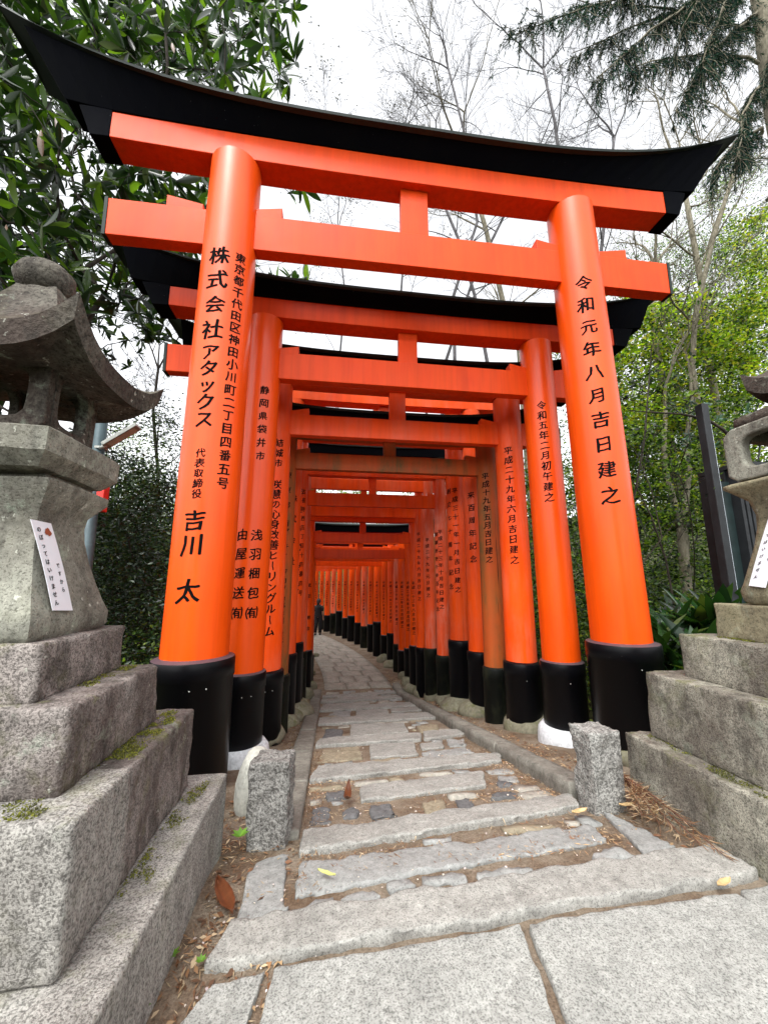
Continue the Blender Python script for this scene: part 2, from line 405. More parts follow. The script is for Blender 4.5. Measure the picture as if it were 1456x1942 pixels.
# ------------------------------------------------------------------ leaves in bulk
def leaf_arrays(C, D, Nn, L, W, fold=.25, seg=1, droop=0.0):
    """C base points, D directions, Nn normals (all k x 3), lengths L, widths W -> verts, faces (each leaf its own island)"""
    k = len(C)
    D = D / (np.linalg.norm(D, axis=1, keepdims=True) + 1e-9)
    S = np.cross(D, Nn); S /= (np.linalg.norm(S, axis=1, keepdims=True) + 1e-9); U = np.cross(S, D)
    L = np.broadcast_to(L, (k,))[:, None]; W = np.broadcast_to(W, (k,))[:, None]
    if seg == 1:   # folded rhombus
        V = np.stack([C, C + D * L * .5 + S * W * .5 + U * W * fold, C + D * L, C + D * L * .5 - S * W * .5 + U * W * fold], 1).reshape(-1, 3)
        b = np.arange(k)[:, None] * 4
        F_ = np.concatenate([b + [0, 1, 2], b + [0, 2, 3]], 1).reshape(-1, 3)
        return V, F_
    prof = [(0, .03), (.18, .55), (.45, 1.0), (.7, .95), (.88, .55), (1, .02)]
    rows = []
    for t, w in prof:
        mid = C + D * L * t - U * L * droop * t * t
        rows += [mid + S * W * .5 * w + U * W * fold * w, mid, mid - S * W * .5 * w + U * W * fold * w]
    V = np.stack(rows, 1).reshape(-1, 3); m = len(rows)
    q = []
    for j in range(len(prof) - 1):
        a = j * 3; q += [[a, a + 1, a + 4, a + 3], [a + 1, a + 2, a + 5, a + 4]]
    F_ = (np.arange(k)[:, None, None] * m + np.array(q)[None]).reshape(-1, 4)
    return V, F_
def fast_mesh(name, V, F_, m, parent=None, smooth=False):
    me = bpy.data.meshes.new(name); k = F_.shape[1]
    me.vertices.add(len(V)); me.vertices.foreach_set('co', np.asarray(V, np.float32).ravel())
    me.loops.add(F_.size); me.loops.foreach_set('vertex_index', F_.astype(np.int32).ravel())
    me.polygons.add(len(F_)); me.polygons.foreach_set('loop_start', np.arange(0, F_.size, k, dtype=np.int32))
    me.polygons.foreach_set('loop_total', np.full(len(F_), k, np.int32))
    if smooth: me.polygons.foreach_set('use_smooth', np.ones(len(F_), bool))
    me.materials.append(m); me.update(calc_edges=True); me.validate()
    o = bpy.data.objects.new(name, me); COL.objects.link(o)
    if parent is not None: o.parent = parent
    return o
def rdir(k, up=0.0):
    d = nr.normal(size=(k, 3)); d[:, 2] += up; return d / np.linalg.norm(d, axis=1, keepdims=True)
def cloud(centres, per, spread, L, W, fold=.25, up=.3, flat=1.0):
    """leaves scattered round cluster centres"""
    C = np.repeat(np.asarray(centres), per, 0); k = len(C)
    C = C + nr.normal(size=(k, 3)) * np.array([spread, spread, spread * flat])
    D = rdir(k); D[:, 2] = D[:, 2] * .5 - .15; Nn = rdir(k, up)
    s = nr.uniform(.6, 1.3, k)
    return leaf_arrays(C, D, Nn, L * s, W * s, fold)

def connect(root, pts, wob=.06, bias=.35):
    """a branching skeleton: every point is joined to the nearest node lying nearer the root"""
    root = [np.asarray(r, float) for r in root]
    nodes = list(root); par = [-1] + list(range(len(root) - 1)); dr = [0.0]
    for i in range(1, len(root)): dr.append(dr[-1] + np.linalg.norm(root[i] - root[i - 1]))
    order = sorted(range(len(pts)), key=lambda i: np.linalg.norm(pts[i] - root[-1]) if len(root) < 3 else min(np.linalg.norm(pts[i] - r) for r in root))
    for i in order:
        p = np.asarray(pts[i]); A = np.array(nodes); d = np.linalg.norm(A - p, axis=1) + bias * np.array(dr)
        j = int(np.argmin(d)); L = np.linalg.norm(p - nodes[j]); n = max(1, int(L / .35)); prev = j
        for s in range(1, n + 1):
            q = nodes[j] + (p - nodes[j]) * s / n
            if s < n: q = q + np.array([rng.gauss(0, wob) for _ in range(3)]) * min(1, L)
            nodes.append(q); par.append(prev); dr.append(dr[prev] + np.linalg.norm(q - nodes[prev])); prev = len(nodes) - 1
    return nodes, par
def skel_mesh(mb, nodes, par, tip=.004, k=.42, rmax=.3, n=5):
    cnt = [0] * len(nodes); ch = [[] for _ in nodes]
    for i, p in enumerate(par):
        if p >= 0: ch[p].append(i)
    for i in range(len(nodes) - 1, -1, -1):
        cnt[i] = max(1, sum(cnt[c] for c in ch[i]))
    rad = [min(rmax, tip * c ** k) for c in cnt]
    stack = [(0, None)]
    while stack:
        i, p = stack.pop(); line = [i] if p is None else [p, i]; cur = i
        while ch[cur]:
            big = max(ch[cur], key=lambda c: cnt[c])
            for c in ch[cur]:
                if c != big: stack.append((c, cur))
            cur = big; line.append(cur)
        rr = [rad[x] for x in line]
        if p is not None: rr[0] = rad[line[1]]
        tube(mb, [nodes[x] for x in line], rr, n if rr[0] > .012 else 3)

def sample_px(poly_rects, k, y0, y1):
    """k points at real depths inside the solid angles of the given pixel rectangles"""
    tot = [(b[2] - b[0]) * (b[3] - b[1]) * (b[4] if len(b) > 4 else 1) for b in poly_rects]; out = []
    for _ in range(k):
        b = rng.choices(poly_rects, tot)[0]
        out.append(atY(rng.uniform(b[0], b[2]), rng.uniform(b[1], b[3]), rng.uniform(y0, y1)))
    return np.array(out)

# ------------------------------------------------------------------ ground
def terrain(x, y):
    z = gz(y) - .045
    if y < 2.0: z = -.045
    d = max(0, -1.9 - x) if x < 0 else max(0, x - 3.4)
    if x > 0: z += min(.35, d * .5) * (1 if y > 2.6 else .4) + max(0, d - 1.5) * .16
    else: z += max(0, d - 1.0) * .14
    # the hillside closes the far end of the path
    z += max(0, y - 27) * .10
    z += .05 * noise.noise(Vector((x * .7, y * .7, 0))) * min(1, d + .1)
    return z
def build_ground():
    xs = sorted(set([round(v, 3) for v in list(np.arange(-3, 5, .25)) + list(np.arange(-12, 14, 1.0)) + list(np.arange(-150, 151, 15.0))]))
    ys = sorted(set([round(v, 3) for v in list(np.arange(-2, 14, .25)) + list(np.arange(14, 40, 1.0)) + list(np.arange(-60, 200, 15.0))]))
    V = [(x, y, terrain(x, y)) for y in ys for x in xs]; nx = len(xs)
    Fc = [(j * nx + i, j * nx + i + 1, (j + 1) * nx + i + 1, (j + 1) * nx + i) for j in range(len(ys) - 1) for i in range(nx - 1)]
    mb = MB(); mb.add(V, Fc, True, 0)
    o = mb.build('ground', [M_FLOOR]); tag(o, kind='structure')
    # bare trodden soil along the path, a few millimetres above
    mb = MB(); xs = list(np.arange(-.95, 2.9, .07)); ys = list(np.arange(.3, 11, .07)) + list(np.arange(11, 26, .4)); nx = len(xs)
    V = []
    for y in ys:
        sh = pathx(y) - .75
        for x in xs:
            X = x + sh * (1 if y > 10 else 0)
            V.append((X, y, gz(y) - .026 + .009 * fbm((X, y, 0), 5) ))
    Fc = [(j * nx + i, j * nx + i + 1, (j + 1) * nx + i + 1, (j + 1) * nx + i) for j in range(len(ys) - 1) for i in range(nx - 1)]
    mb.add(V, Fc, True)
    tag(mb.build('soil', M_SOIL), kind='structure')
def pathx(y):
    """centre of the path: straight, then bending left"""
    return .78 - (max(0, y - 10.0) ** 1.8) * .030

build_ground()

# ------------------------------------------------------------------ paving
def quad(px): return [gnd(u, v)[:2] for u, v in px]
def slabs(name, items, material, lift=.0, thick=.14, **k):
    mb = MB()
    for i, it in enumerate(items):
        c = quad(it) if it[0][0] > 15 else [np.array(p) for p in it]
        rock(mb, c, -thick + lift, lift, zf=lambda xy: gz(xy[1]), seed=i * 3.3, **k)
    o = mb.build(name, material); tag(o, kind='structure'); return o
s1a, s1b = gnd(512, 1842)[:2], gnd(478, 1942)[:2]; s2a, s2b = gnd(994, 1757)[:2], gnd(1066, 1942)[:2]
def ext(a, b, y): return a + (b - a) * ((y - a[1]) / (b[1] - a[1]))
g = .016
big = [[s1a + (g, .0), s2a - (g, 0), ext(s2a, s2b, .2) - (g, 0), ext(s1a, s1b, .2) + (g, 0)],
       [s2a + (g, .004), gnd(1392, 1690)[:2], gnd(1500, 1815)[:2] * 1.0, ext(s2a, s2b, .2) + (g, 0)],
       [gnd(402, 1868)[:2], s1a - (g, 0), ext(s1a, s1b, .2) - (g, 0), gnd(300, 1990)[:2]],
       [gnd(1402, 1688)[:2], gnd(1500, 1672)[:2], gnd(1640, 1760)[:2], gnd(1520, 1812)[:2]]]
big[1][2] = np.array([2.0, 1.15]); big.append([(.95, 1.13), (2.2, 1.13), (2.2, .2), (.95, .2)])
big[1] = [big[1][0], big[1][1], big[1][2], np.array([ext(s2a, s2b, 1.15)[0] + g, 1.15])]
slabs('paving', big, G_SLAB, 0.0, .12, r=.008, amp=.007, scale=8, res=.03)
bars = [[(440, 1752), (1352, 1603), (1440, 1662), (383, 1842)],
        [(575, 1578), (1082, 1508), (1098, 1532), (567, 1620)],
        [(600, 1455), (945, 1428), (953, 1444), (588, 1482)],
        [(605, 1402), (799, 1391), (799, 1403), (597, 1416)], [(803, 1389), (873, 1384), (880, 1394), (804, 1403)],
        [(606, 1363), (823, 1351), (832, 1361), (603, 1375)],
        [(608, 1342), (785, 1332), (792, 1339), (606, 1349)],
        [(610, 1327), (768, 1318), (773, 1324), (608, 1333)]]
slabs('path_steps', bars, G_STEP, .012, .16, r=.009, amp=.012, scale=9, res=.026)
flats = [[(682, 1490), (916, 1461), (921, 1488), (684, 1518)],
         [(700, 1412), (783, 1406), (792, 1430), (702, 1436)],
         [(796, 1411), (838, 1405), (842, 1416), (800, 1421)],
         [(665, 1373), (766, 1370), (774, 1387), (664, 1396)],
         [(676, 1346), (734, 1344), (740, 1359), (674, 1362)], [(740, 1343), (798, 1338), (805, 1346), (742, 1350)],
         [(612, 1336), (700, 1331), (700, 1338), (611, 1343)], [(640, 1322), (715, 1317), (717, 1322), (640, 1327)],
         [(612, 1319), (750, 1309), (754, 1314), (611, 1323)]]
slabs('path_slabs', flats, G_STEP, -.001, .12, r=.007, amp=.010, scale=10, res=.026)
greys = [[(572, 1632), (1120, 1562), (1150, 1590), (560, 1700)], [(485, 1628), (548, 1616), (536, 1733), (444, 1748)],
         [(1135, 1532), (1182, 1554), (1282, 1606), (1222, 1620)]]
slabs('tread_slabs', greys, M_FLAT, -.008, .12, r=.008, amp=.016, scale=8, res=.026)
bits = [[(1120, 1612), (1170, 1603), (1208, 1620), (1130, 1632)], [(728, 1670), (778, 1658), (790, 1676), (742, 1690)],
        [(800, 1660), (880, 1648), (892, 1664), (806, 1680)], [(640, 1695), (715, 1682), (722, 1704), (650, 1718)],
        [(565, 1715), (630, 1700), (636, 1722), (560, 1735)], [(900, 1648), (1000, 1636), (1010, 1650), (905, 1664)],
        [(798, 1425), (880, 1415), (900, 1424), (806, 1436)], [(848, 1402), (878, 1399), (884, 1412), (852, 1414)],
        [(945, 1470), (975, 1466), (985, 1478), (950, 1482)], [(640, 1345), (665, 1344), (664, 1358), (612, 1361)]]
slabs('rubble_infill', bits, M_FLAT, -.010, .1, r=.012, amp=.018, scale=11, res=.025)
pebs = [[(593, 1530), (630, 1526), (628, 1556), (588, 1560)], [(702, 1526), (742, 1522), (755, 1545), (706, 1552)],
        [(930, 1500), (972, 1496), (982, 1508), (934, 1514)], [(620, 1500), (655, 1494), (660, 1510), (618, 1516)],
        [(864, 1516), (890, 1510), (905, 1530), (872, 1536)], [(618, 1382), (650, 1381), (648, 1397), (612, 1398)],
        [(760, 1552), (795, 1543), (790, 1550), (762, 1556)], [(648, 1530), (676, 1528), (680, 1544), (650, 1548)], [(940, 1478), (965, 1475), (975, 1486), (945, 1488)]]
slabs('path_pebbles', pebs, M_BLUE, -.010, .08, r=.02, amp=.018, scale=12, res=.02)
tans = [[(800, 1520), (838, 1514), (846, 1532), (806, 1540)], [(612, 1420), (680, 1414), (690, 1436), (600, 1445)], [(790, 1375), (830, 1371), (832, 1380), (796, 1384)],
        [(610, 1358), (640, 1356), (638, 1362), (608, 1366)], [(700, 1440), (760, 1434), (766, 1446), (704, 1452)]]
slabs('path_cobbles', tans, M_TAN, -.010, .08, r=.02, amp=.014, scale=10, res=.025)
# irregular flagstones packed between the step stones
_taken = [quad(q) for q in bars + flats + greys + bits + pebs + tans]
def _inq(p, q, m=.012):
    c = q.mean(0); sg = 0
    for a in range(4):
        e = q[(a + 1) % 4] - q[a]; v = e[0] * (p[1] - q[a][1]) - e[1] * (p[0] - q[a][0]); d = v / (np.linalg.norm(e) + 1e-9)
        w = e[0] * (c[1] - q[a][1]) - e[1] * (c[0] - q[a][0])
        if d * (1 if w > 0 else -1) < -m: return False
    return True
def _free(x0, x1, y0, y1):
    P = [(x, y) for x in np.linspace(x0, x1, 5) for y in np.linspace(y0, y1, 4)]
    for q in _taken:
        q = np.array(q, float)
        if q[:, 0].min() > x1 + .02 or q[:, 0].max() < x0 - .02 or q[:, 1].min() > y1 + .02 or q[:, 1].max() < y0 - .02: continue
        if any(_inq(p, q) for p in P): return False
        if any(x0 < a[0] < x1 and y0 < a[1] < y1 for a in q): return False
    return True
infill = []
for _ in range(5200):
    t_ = _ / 5200; ww = rng.uniform(.16, .42) * (1 - .62 * t_); hh = rng.uniform(.10, .22) * (1 - .5 * t_)
    x_ = rng.uniform(-.11, 1.60 - ww); y_ = rng.uniform(2.02, 10.05 - hh)
    if _free(x_, x_ + ww, y_, y_ + hh):
        j = lambda: rng.uniform(-.014, .014); g_ = .004
        q = [(x_ + g_ + j(), y_ + hh - g_ + j()), (x_ + ww - g_ + j(), y_ + hh - g_ + j()), (x_ + ww - g_ + j(), y_ + g_ + j()), (x_ + g_ + j(), y_ + g_ + j())]
        infill.append(q); _taken.append(np.array(q))
for nm, sel, mt_ in (('infill_flags', 0, M_FLAT), ('infill_stones', 1, M_PAVE), ('infill_cobbles', 2, M_TAN)):
    slabs(nm, [q for i, q in enumerate(infill) if (i * 7 % 5) in ((0, 1), (2, 3), (4,))[sel]], mt_, -.010, .09, r=.010, amp=.014, scale=11, res=.05)
# kerbs
def kerb(name, xa, xb, ys, lift, bend=None):
    mb = MB()
    for i in range(len(ys) - 1):
        a, b = ys[i] + .004, ys[i + 1] - .004; j = rng.uniform(-.006, .006)
        rock(mb, [(xa + j, b), (xb + j, b), (xb + j, a), (xa + j, a)], -.2 + lift, lift, zf=lambda xy: gz(xy[1]), r=.012, amp=.006, res=.06, seed=i)
    tag(mb.build(name, G_KERB), kind='structure')
kerb('kerb', 1.62, 1.80, [2.66, 3.9, 5.2, 6.4, 7.8, 9.0, 10.2], .085)
kerb('kerb_left', -.34, -.13, [2.44, 3.35, 4.3, 5.5, 6.8, 8.1, 9.3, 10.1], .02)
# flat pavers beyond the stairs, following the bend
pv = MB(); y = 10.15; row = 0
while y < 27:
    L = .62 + rng.uniform(-.03, .05); c0, c1 = pathx(y), pathx(y + L)
    a0 = atan2(pathx(y + .1) - c0, .1)
    cuts = [-.85, -.42, .0, .43, .85] if row % 2 else [-.85, -.30, .30, .85]
    for i in range(len(cuts) - 1):
        q = .009
        rock(pv, [(c1 + cuts[i] + q, y + L - q), (c1 + cuts[i + 1] - q, y + L - q), (c0 + cuts[i + 1] - q, y + q), (c0 + cuts[i] + q, y + q)], gz(y) - .1, gz(y) + rng.uniform(-.004, .004), r=.008, amp=.003, res=.16, seed=i + row)
    y += L; row += 1
tag(pv.build('path', M_PAVE), kind='structure')

# ------------------------------------------------------------------ writing
_fc = bpy.data.curves.new('glyph', 'FONT'); _fo = bpy.data.objects.new('glyph', _fc); COL.objects.link(_fo)
_fc.resolution_u = 2
_gl = {}
def glyph(ch, bold=.028):
    """one character in brush-like proportions, sliced so that it can follow a round pillar; returns x, y, lift and faces"""
    if ch in _gl: return _gl[ch]
    _fc.offset = 0; _fc.body = ch
    bpy.context.view_layer.update(); dg = bpy.context.evaluated_depsgraph_get()
    me = bpy.data.meshes.new_from_object(_fo.evaluated_get(dg))
    bm = bmesh.new(); bm.from_mesh(me); bpy.data.meshes.remove(me)
    for v in bm.verts: v.co.z = 0
    for s in (.2, .35, .5, .65, .8):
        g_ = bm.verts[:] + bm.edges[:] + bm.faces[:]
        bmesh.ops.bisect_plane(bm, geom=g_, plane_co=(s, 0, 0), plane_no=(1, 0, 0))
    bm.verts.index_update()
    V = np.array([v.co[:] for v in bm.verts]); F0 = [tuple(v.index for v in f.verts) for f in bm.faces]; bm.free()
    x = V[:, 0] - .5; yy = V[:, 1] - .38
    h = (ord(ch) % 97) / 97.0
    yy = yy + x * .11 + .022 * np.sin(x * 9 + h * 6)            # strokes climb to the right, as with a brush
    x = x + .022 * np.sin(yy * 8 + h * 9) + yy * .03
    X = []; Y = []; Z = []; Fc = []; n = len(x)
    for q, (dx, dy) in enumerate(((0, 0), (bold, -.004), (-bold, .004), (bold * .4, -.016), (-bold * .4, .012))):
        X.append(x + dx); Y.append(yy + dy); Z.append(np.full(n, q * .00012)); Fc += [tuple(a + q * n for a in f) for f in F0]
    _gl[ch] = (np.stack([np.concatenate(X), np.concatenate(Y), np.concatenate(Z)], 1), Fc); return _gl[ch]
def write_on_pillar(mb, text, R, theta, ztop, zbot, size, taper=None, lift=.0016, wid=None):
    """a column of characters; theta is measured from the pillar's front, towards +x"""
    n = len(text); step = (ztop - zbot) / max(1, n - 1)
    for i, ch in enumerate(text):
        if ch == ' ': continue
        G, Fc = glyph(ch); s = size * 1.13 * (1 + .05 * sin(i * 2.3)); zc = ztop - step * i
        if ch == '一' or ch == 'ー': pass
        gx, gy = G[:, 0], G[:, 1]
        if ch == 'ー': gx, gy = -gy * .95 , gx * 1.0
        z = zc + gy * s; r = (taper(z) if taper else R) + lift + G[:, 2]
        a = theta + gx * (wid or s) / r
        v = np.stack([r * np.sin(a), -r * np.cos(a), z], 1)
        mb.add(v, Fc if ch != 'ー' else Fc)

# ------------------------------------------------------------------ torii gates
ORD = ['nearest', 'second', 'third', 'fourth', 'fifth', 'sixth', 'seventh', 'eighth', 'ninth', 'tenth', 'eleventh', 'twelfth', 'thirteenth', 'fourteenth', 'fifteenth', 'sixteenth',
       'seventeenth', 'eighteenth', 'nineteenth', 'twentieth', 'twenty-first', 'twenty-second', 'twenty-third', 'twenty-fourth', 'twenty-fifth', 'twenty-sixth', 'twenty-seventh', 'twenty-eighth']
PAINTS = {'fresh': (P_FRESH, P_BEAM, B_FRESH), 'mid': (P_MID, P_MID, B_FRESH), 'fade': (P_FADE, P_MID, B_OLD), 'old': (P_OLD, P_OLD, B_OLD)}
def torii(idx, cy, xL, xR, R, zb, zbR, znuki, hn, zsh, hsh, paint_='mid', rotz=0, roty=0, lean=0, exn=1.05, exs=1.1, exk=1.95, hk=.5, rise=.62, dn=.13, dsh=.24, dk=.42, RB=None, tL=(), tR=(), det=True, label=''):
    """zb/zbR tops of the black sleeves, znuki underside of the tie beam, zsh underside of the red lintel (all world heights)"""
    cx = (xL + xR) / 2; hw = (xR - xL) / 2; g0 = gz(cy)
    pp, pb, pk = PAINTS[paint_]
    root = empty('torii_gate', (cx, cy, g0), (0, radians(roty), radians(rotz)), label, 'torii gate', 'vermilion torii gates forming a tunnel over the path')
    RB = RB or R * 1.17; n = 64 if idx < 6 else (40 if idx < 12 else 24)
    Z = lambda z: z - g0
    zs, zn = Z(zsh), Z(znuki)
    for side, (xp, zt, texts) in enumerate(((-hw, Z(zb), tL), (hw, Z(zbR), tR))):
        tr = lambda z: R * (1 - .07 * z / 6)
        lx = lambda z: -np.sign(xp) * lean * z / 6
        mb = MB(); prof = [(tr(z), z) for z in np.linspace(zt - .03, zs, 9)]
        lathe(mb, prof, (0, 0, 0), n, cap=False)
        if lean:
            mb.v = [np.column_stack([v[:, 0] + lx(1) * v[:, 2], v[:, 1], v[:, 2]]) for v in mb.v]
        p = mb.build('pillar', pp, root); p.location = (xp, 0, 0)
        if idx == 0:   # the sleeves of the big gate are capped by a plum-coloured ring
            pass
        sm = MB(); t_ = zt
        lathe(sm, [(RB * .97, -.45), (RB * .985, t_ - .145), (RB * 1.012, t_ - .14), (RB * 1.012, t_ - .012), (RB * .99, t_)], (0, 0, 0), n, cap=False)
        s = sm.build('pillar_sleeve', pk, root); s.location = (xp + lx(t_ * .5), 0, 0)
        cm = MB(); v = []; f = []
        for k in range(n):
            a = 2 * pi * k / n; v += [(RB * .985 * cos(a), RB * .985 * sin(a), 0), (tr(t_) * .99 * cos(a), tr(t_) * .99 * sin(a), .018)]
        for k in range(n):
            k2 = (k + 1) % n; f.append((2 * k, 2 * k2, 2 * k2 + 1, 2 * k + 1))
        cm.add(v, f, True); c_ = cm.build('sleeve_cap', B_CAP if paint_ == 'fresh' else pk, s); c_.location = (0, 0, t_)
        if idx < 3:
            bm_ = MB()
            for a in ((-.25,) if side else (.25, .62)):
                lathe(bm_, [(.0055, 0), (.004, .003), (.001, .004)], (0, 0, 0), 8)
                vv = bm_.v[-3:]
                for q in range(3):
                    w = vv[q].copy(); bm_.v[-3 + q] = np.column_stack([RB * sin(a) + w[:, 0] * cos(a) + w[:, 2] * sin(a), -RB * cos(a) + w[:, 0] * sin(a) - w[:, 2] * cos(a), t_ - .19 + w[:, 1]])
            bm_.build('rivet', M_ALU, s)
        if texts:
            for (txt, th, z1, z2, sz) in texts:
                tb = MB(); write_on_pillar(tb, txt, R, radians(th), Z(z1), Z(z2), sz, taper=tr)
                if lean: tb.v = [np.column_stack([v[:, 0] + lx(1) * v[:, 2], v[:, 1], v[:, 2]]) for v in tb.v]
                tb.build('lettering', M_INK, p)
    # tie beam with black ends
    xe = hw + exn; cap = .03 if det else .02
    mb = MB(); prism(mb, [(-xe, zn), (xe, zn), (xe + .01, zn + hn), (-xe - .01, zn + hn)], -dn, dn)
    nk = mb.build('tie_beam', pb, root, bevel=.006)
    for s in (-1, 1):
        mb = MB(); prism(mb, [(s * xe, zn - .008), (s * (xe + cap), zn - .008), (s * (xe + cap + .01), zn + hn + .008), (s * (xe + .01), zn + hn + .008)][::s], -dn - .006, dn + .006)
        mb.build('beam_end_cap', B_EDGE, nk)
        for t in (-1, 1):   # wedges on both sides of each pillar
            xa = s * hw + t * R * .80; xo = s * hw + t * (R + .30 * (R / .27)); b0 = zn + hn
            o = [(xa, b0 - .01), (xo, b0 - .01), (xo, b0 + .125 * R / .27), (xa, b0 + .06 * R / .27)]
            if (xo - xa) < 0: o = o[::-1]
            mb = MB(); prism(mb, o, -dn * .8 - .01, dn * .8 + .01); mb.build('wedge', pb, root, bevel=.004)
    # strut
    w = .155 * R / .27
    mb = MB(); box(mb, (-w, -dn * .72, zn + hn - .005), (w, dn * .72, zs + .01)); mb.build('centre_strut', pb, root, bevel=.006)
    # lintels: outlines curve upwards towards their ends
    def curve(x, z, e): t = abs(x) / e; return z + rise * .32 * t ** 2.6
    def band(xa, za, zc, e, rs, slope=0, m=21):
        xs = np.linspace(-xa, xa, m)
        lo = [(x, za + rs * (abs(x) / e) ** 2.6) for x in xs]; hi = [(x + slope * np.sign(x) * (abs(x) / xa) ** 8, zc + rs * (abs(x) / e) ** 2.6) for x in xs[::-1]]
        return lo + hi
    es, ek = hw + exs, hw + exk
    rs = rise * .20
    mb = MB(); prism(mb, band(es, zs, zs + hsh, ek, rs, .015), -dsh, dsh); sh = mb.build('red_lintel', pb, root, bevel=.006)
    for s in (-1, 1):
        za = zs + rs * (es / ek) ** 2.6; zc = za + hsh
        o = [(s * es, za - .008), (s * (es + .17), za - .01), (s * (es + .30), zc + .02), (s * es, zc + .02)][::s]
        mb = MB(); prism(mb, o, -dsh - .008, dsh + .008); mb.build('lintel_end', B_ROOF, sh, bevel=.004)
    # black top rail: bottom follows the lintel, top rises faster to pointed tips
    mb = MB(); m = 33; zt0 = zs + hsh; lo = []; hi = []
    for x in np.linspace(-1, 1, m):
        t = abs(x); sg = -1 if x < 0 else 1
        xb = sg * t * (es + .42); lo.append((xb, zt0 + rs * (abs(xb) / ek) ** 2.6 + .16 * hk * max(0, (t - .82) / .18) ** 2))
        xt = sg * t * (ek - .22); hi.append((xt, zt0 + hk * .72 + rise * .88 * (t ** 3.3)))
    # prism of a long thin outline, quad strips keep it planar enough
    V = []; Fc = []
    for y in (-dk, dk):
        V += [(a, y / abs(y) * (dsh * 1.08 if idx < 3 else dk * .86), b) for a, b in lo] + [(a, y, b) for a, b in hi]
    for j in range(m - 1):
        Fc += [(j, j + 1, m + j + 1, m + j), (2 * m + j, 3 * m + j, 3 * m + j + 1, 2 * m + j + 1), (j, 2 * m + j, 2 * m + j + 1, j + 1), (m + j, m + j + 1, 3 * m + j + 1, 3 * m + j)]
    Fc += [(0, m, 3 * m, 2 * m), (m - 1, 3 * m - 1, 4 * m - 1, 2 * m - 1)]
    mb.add(V, Fc); kk = mb.build('black_top_rail', B_ROOF, root, bevel=.005)
    # sheet capping the rail
    V = []; Fc = []
    pr = [(-1.10, -.10), (-1.12, .03), (0, .20), (1.12, .03), (1.10, -.10)]
    for x in np.linspace(-1, 1, m):
        t = abs(x); sg = -1 if x < 0 else 1; xt = sg * t * ek; z0_ = zt0 + hk * .72 + rise * 1.10 * (t ** 3.3)
        for (a, b) in pr: V.append((xt - sg * (.0 if b > -.05 else .10 * t ** 6), a * dk, z0_ + b * hk * (1 - .35 * t ** 3)))
    for j in range(m - 1):
        for q in range(5): q2 = (q + 1) % 5; Fc.append((j * 5 + q, j * 5 + q2, (j + 1) * 5 + q2, (j + 1) * 5 + q))
    Fc += [tuple(range(5))[::-1], tuple(range((m - 1) * 5, m * 5))]
    mb = MB(); mb.add(V, Fc); mb.build('roof_sheet', B_EDGE, kk)
    return root

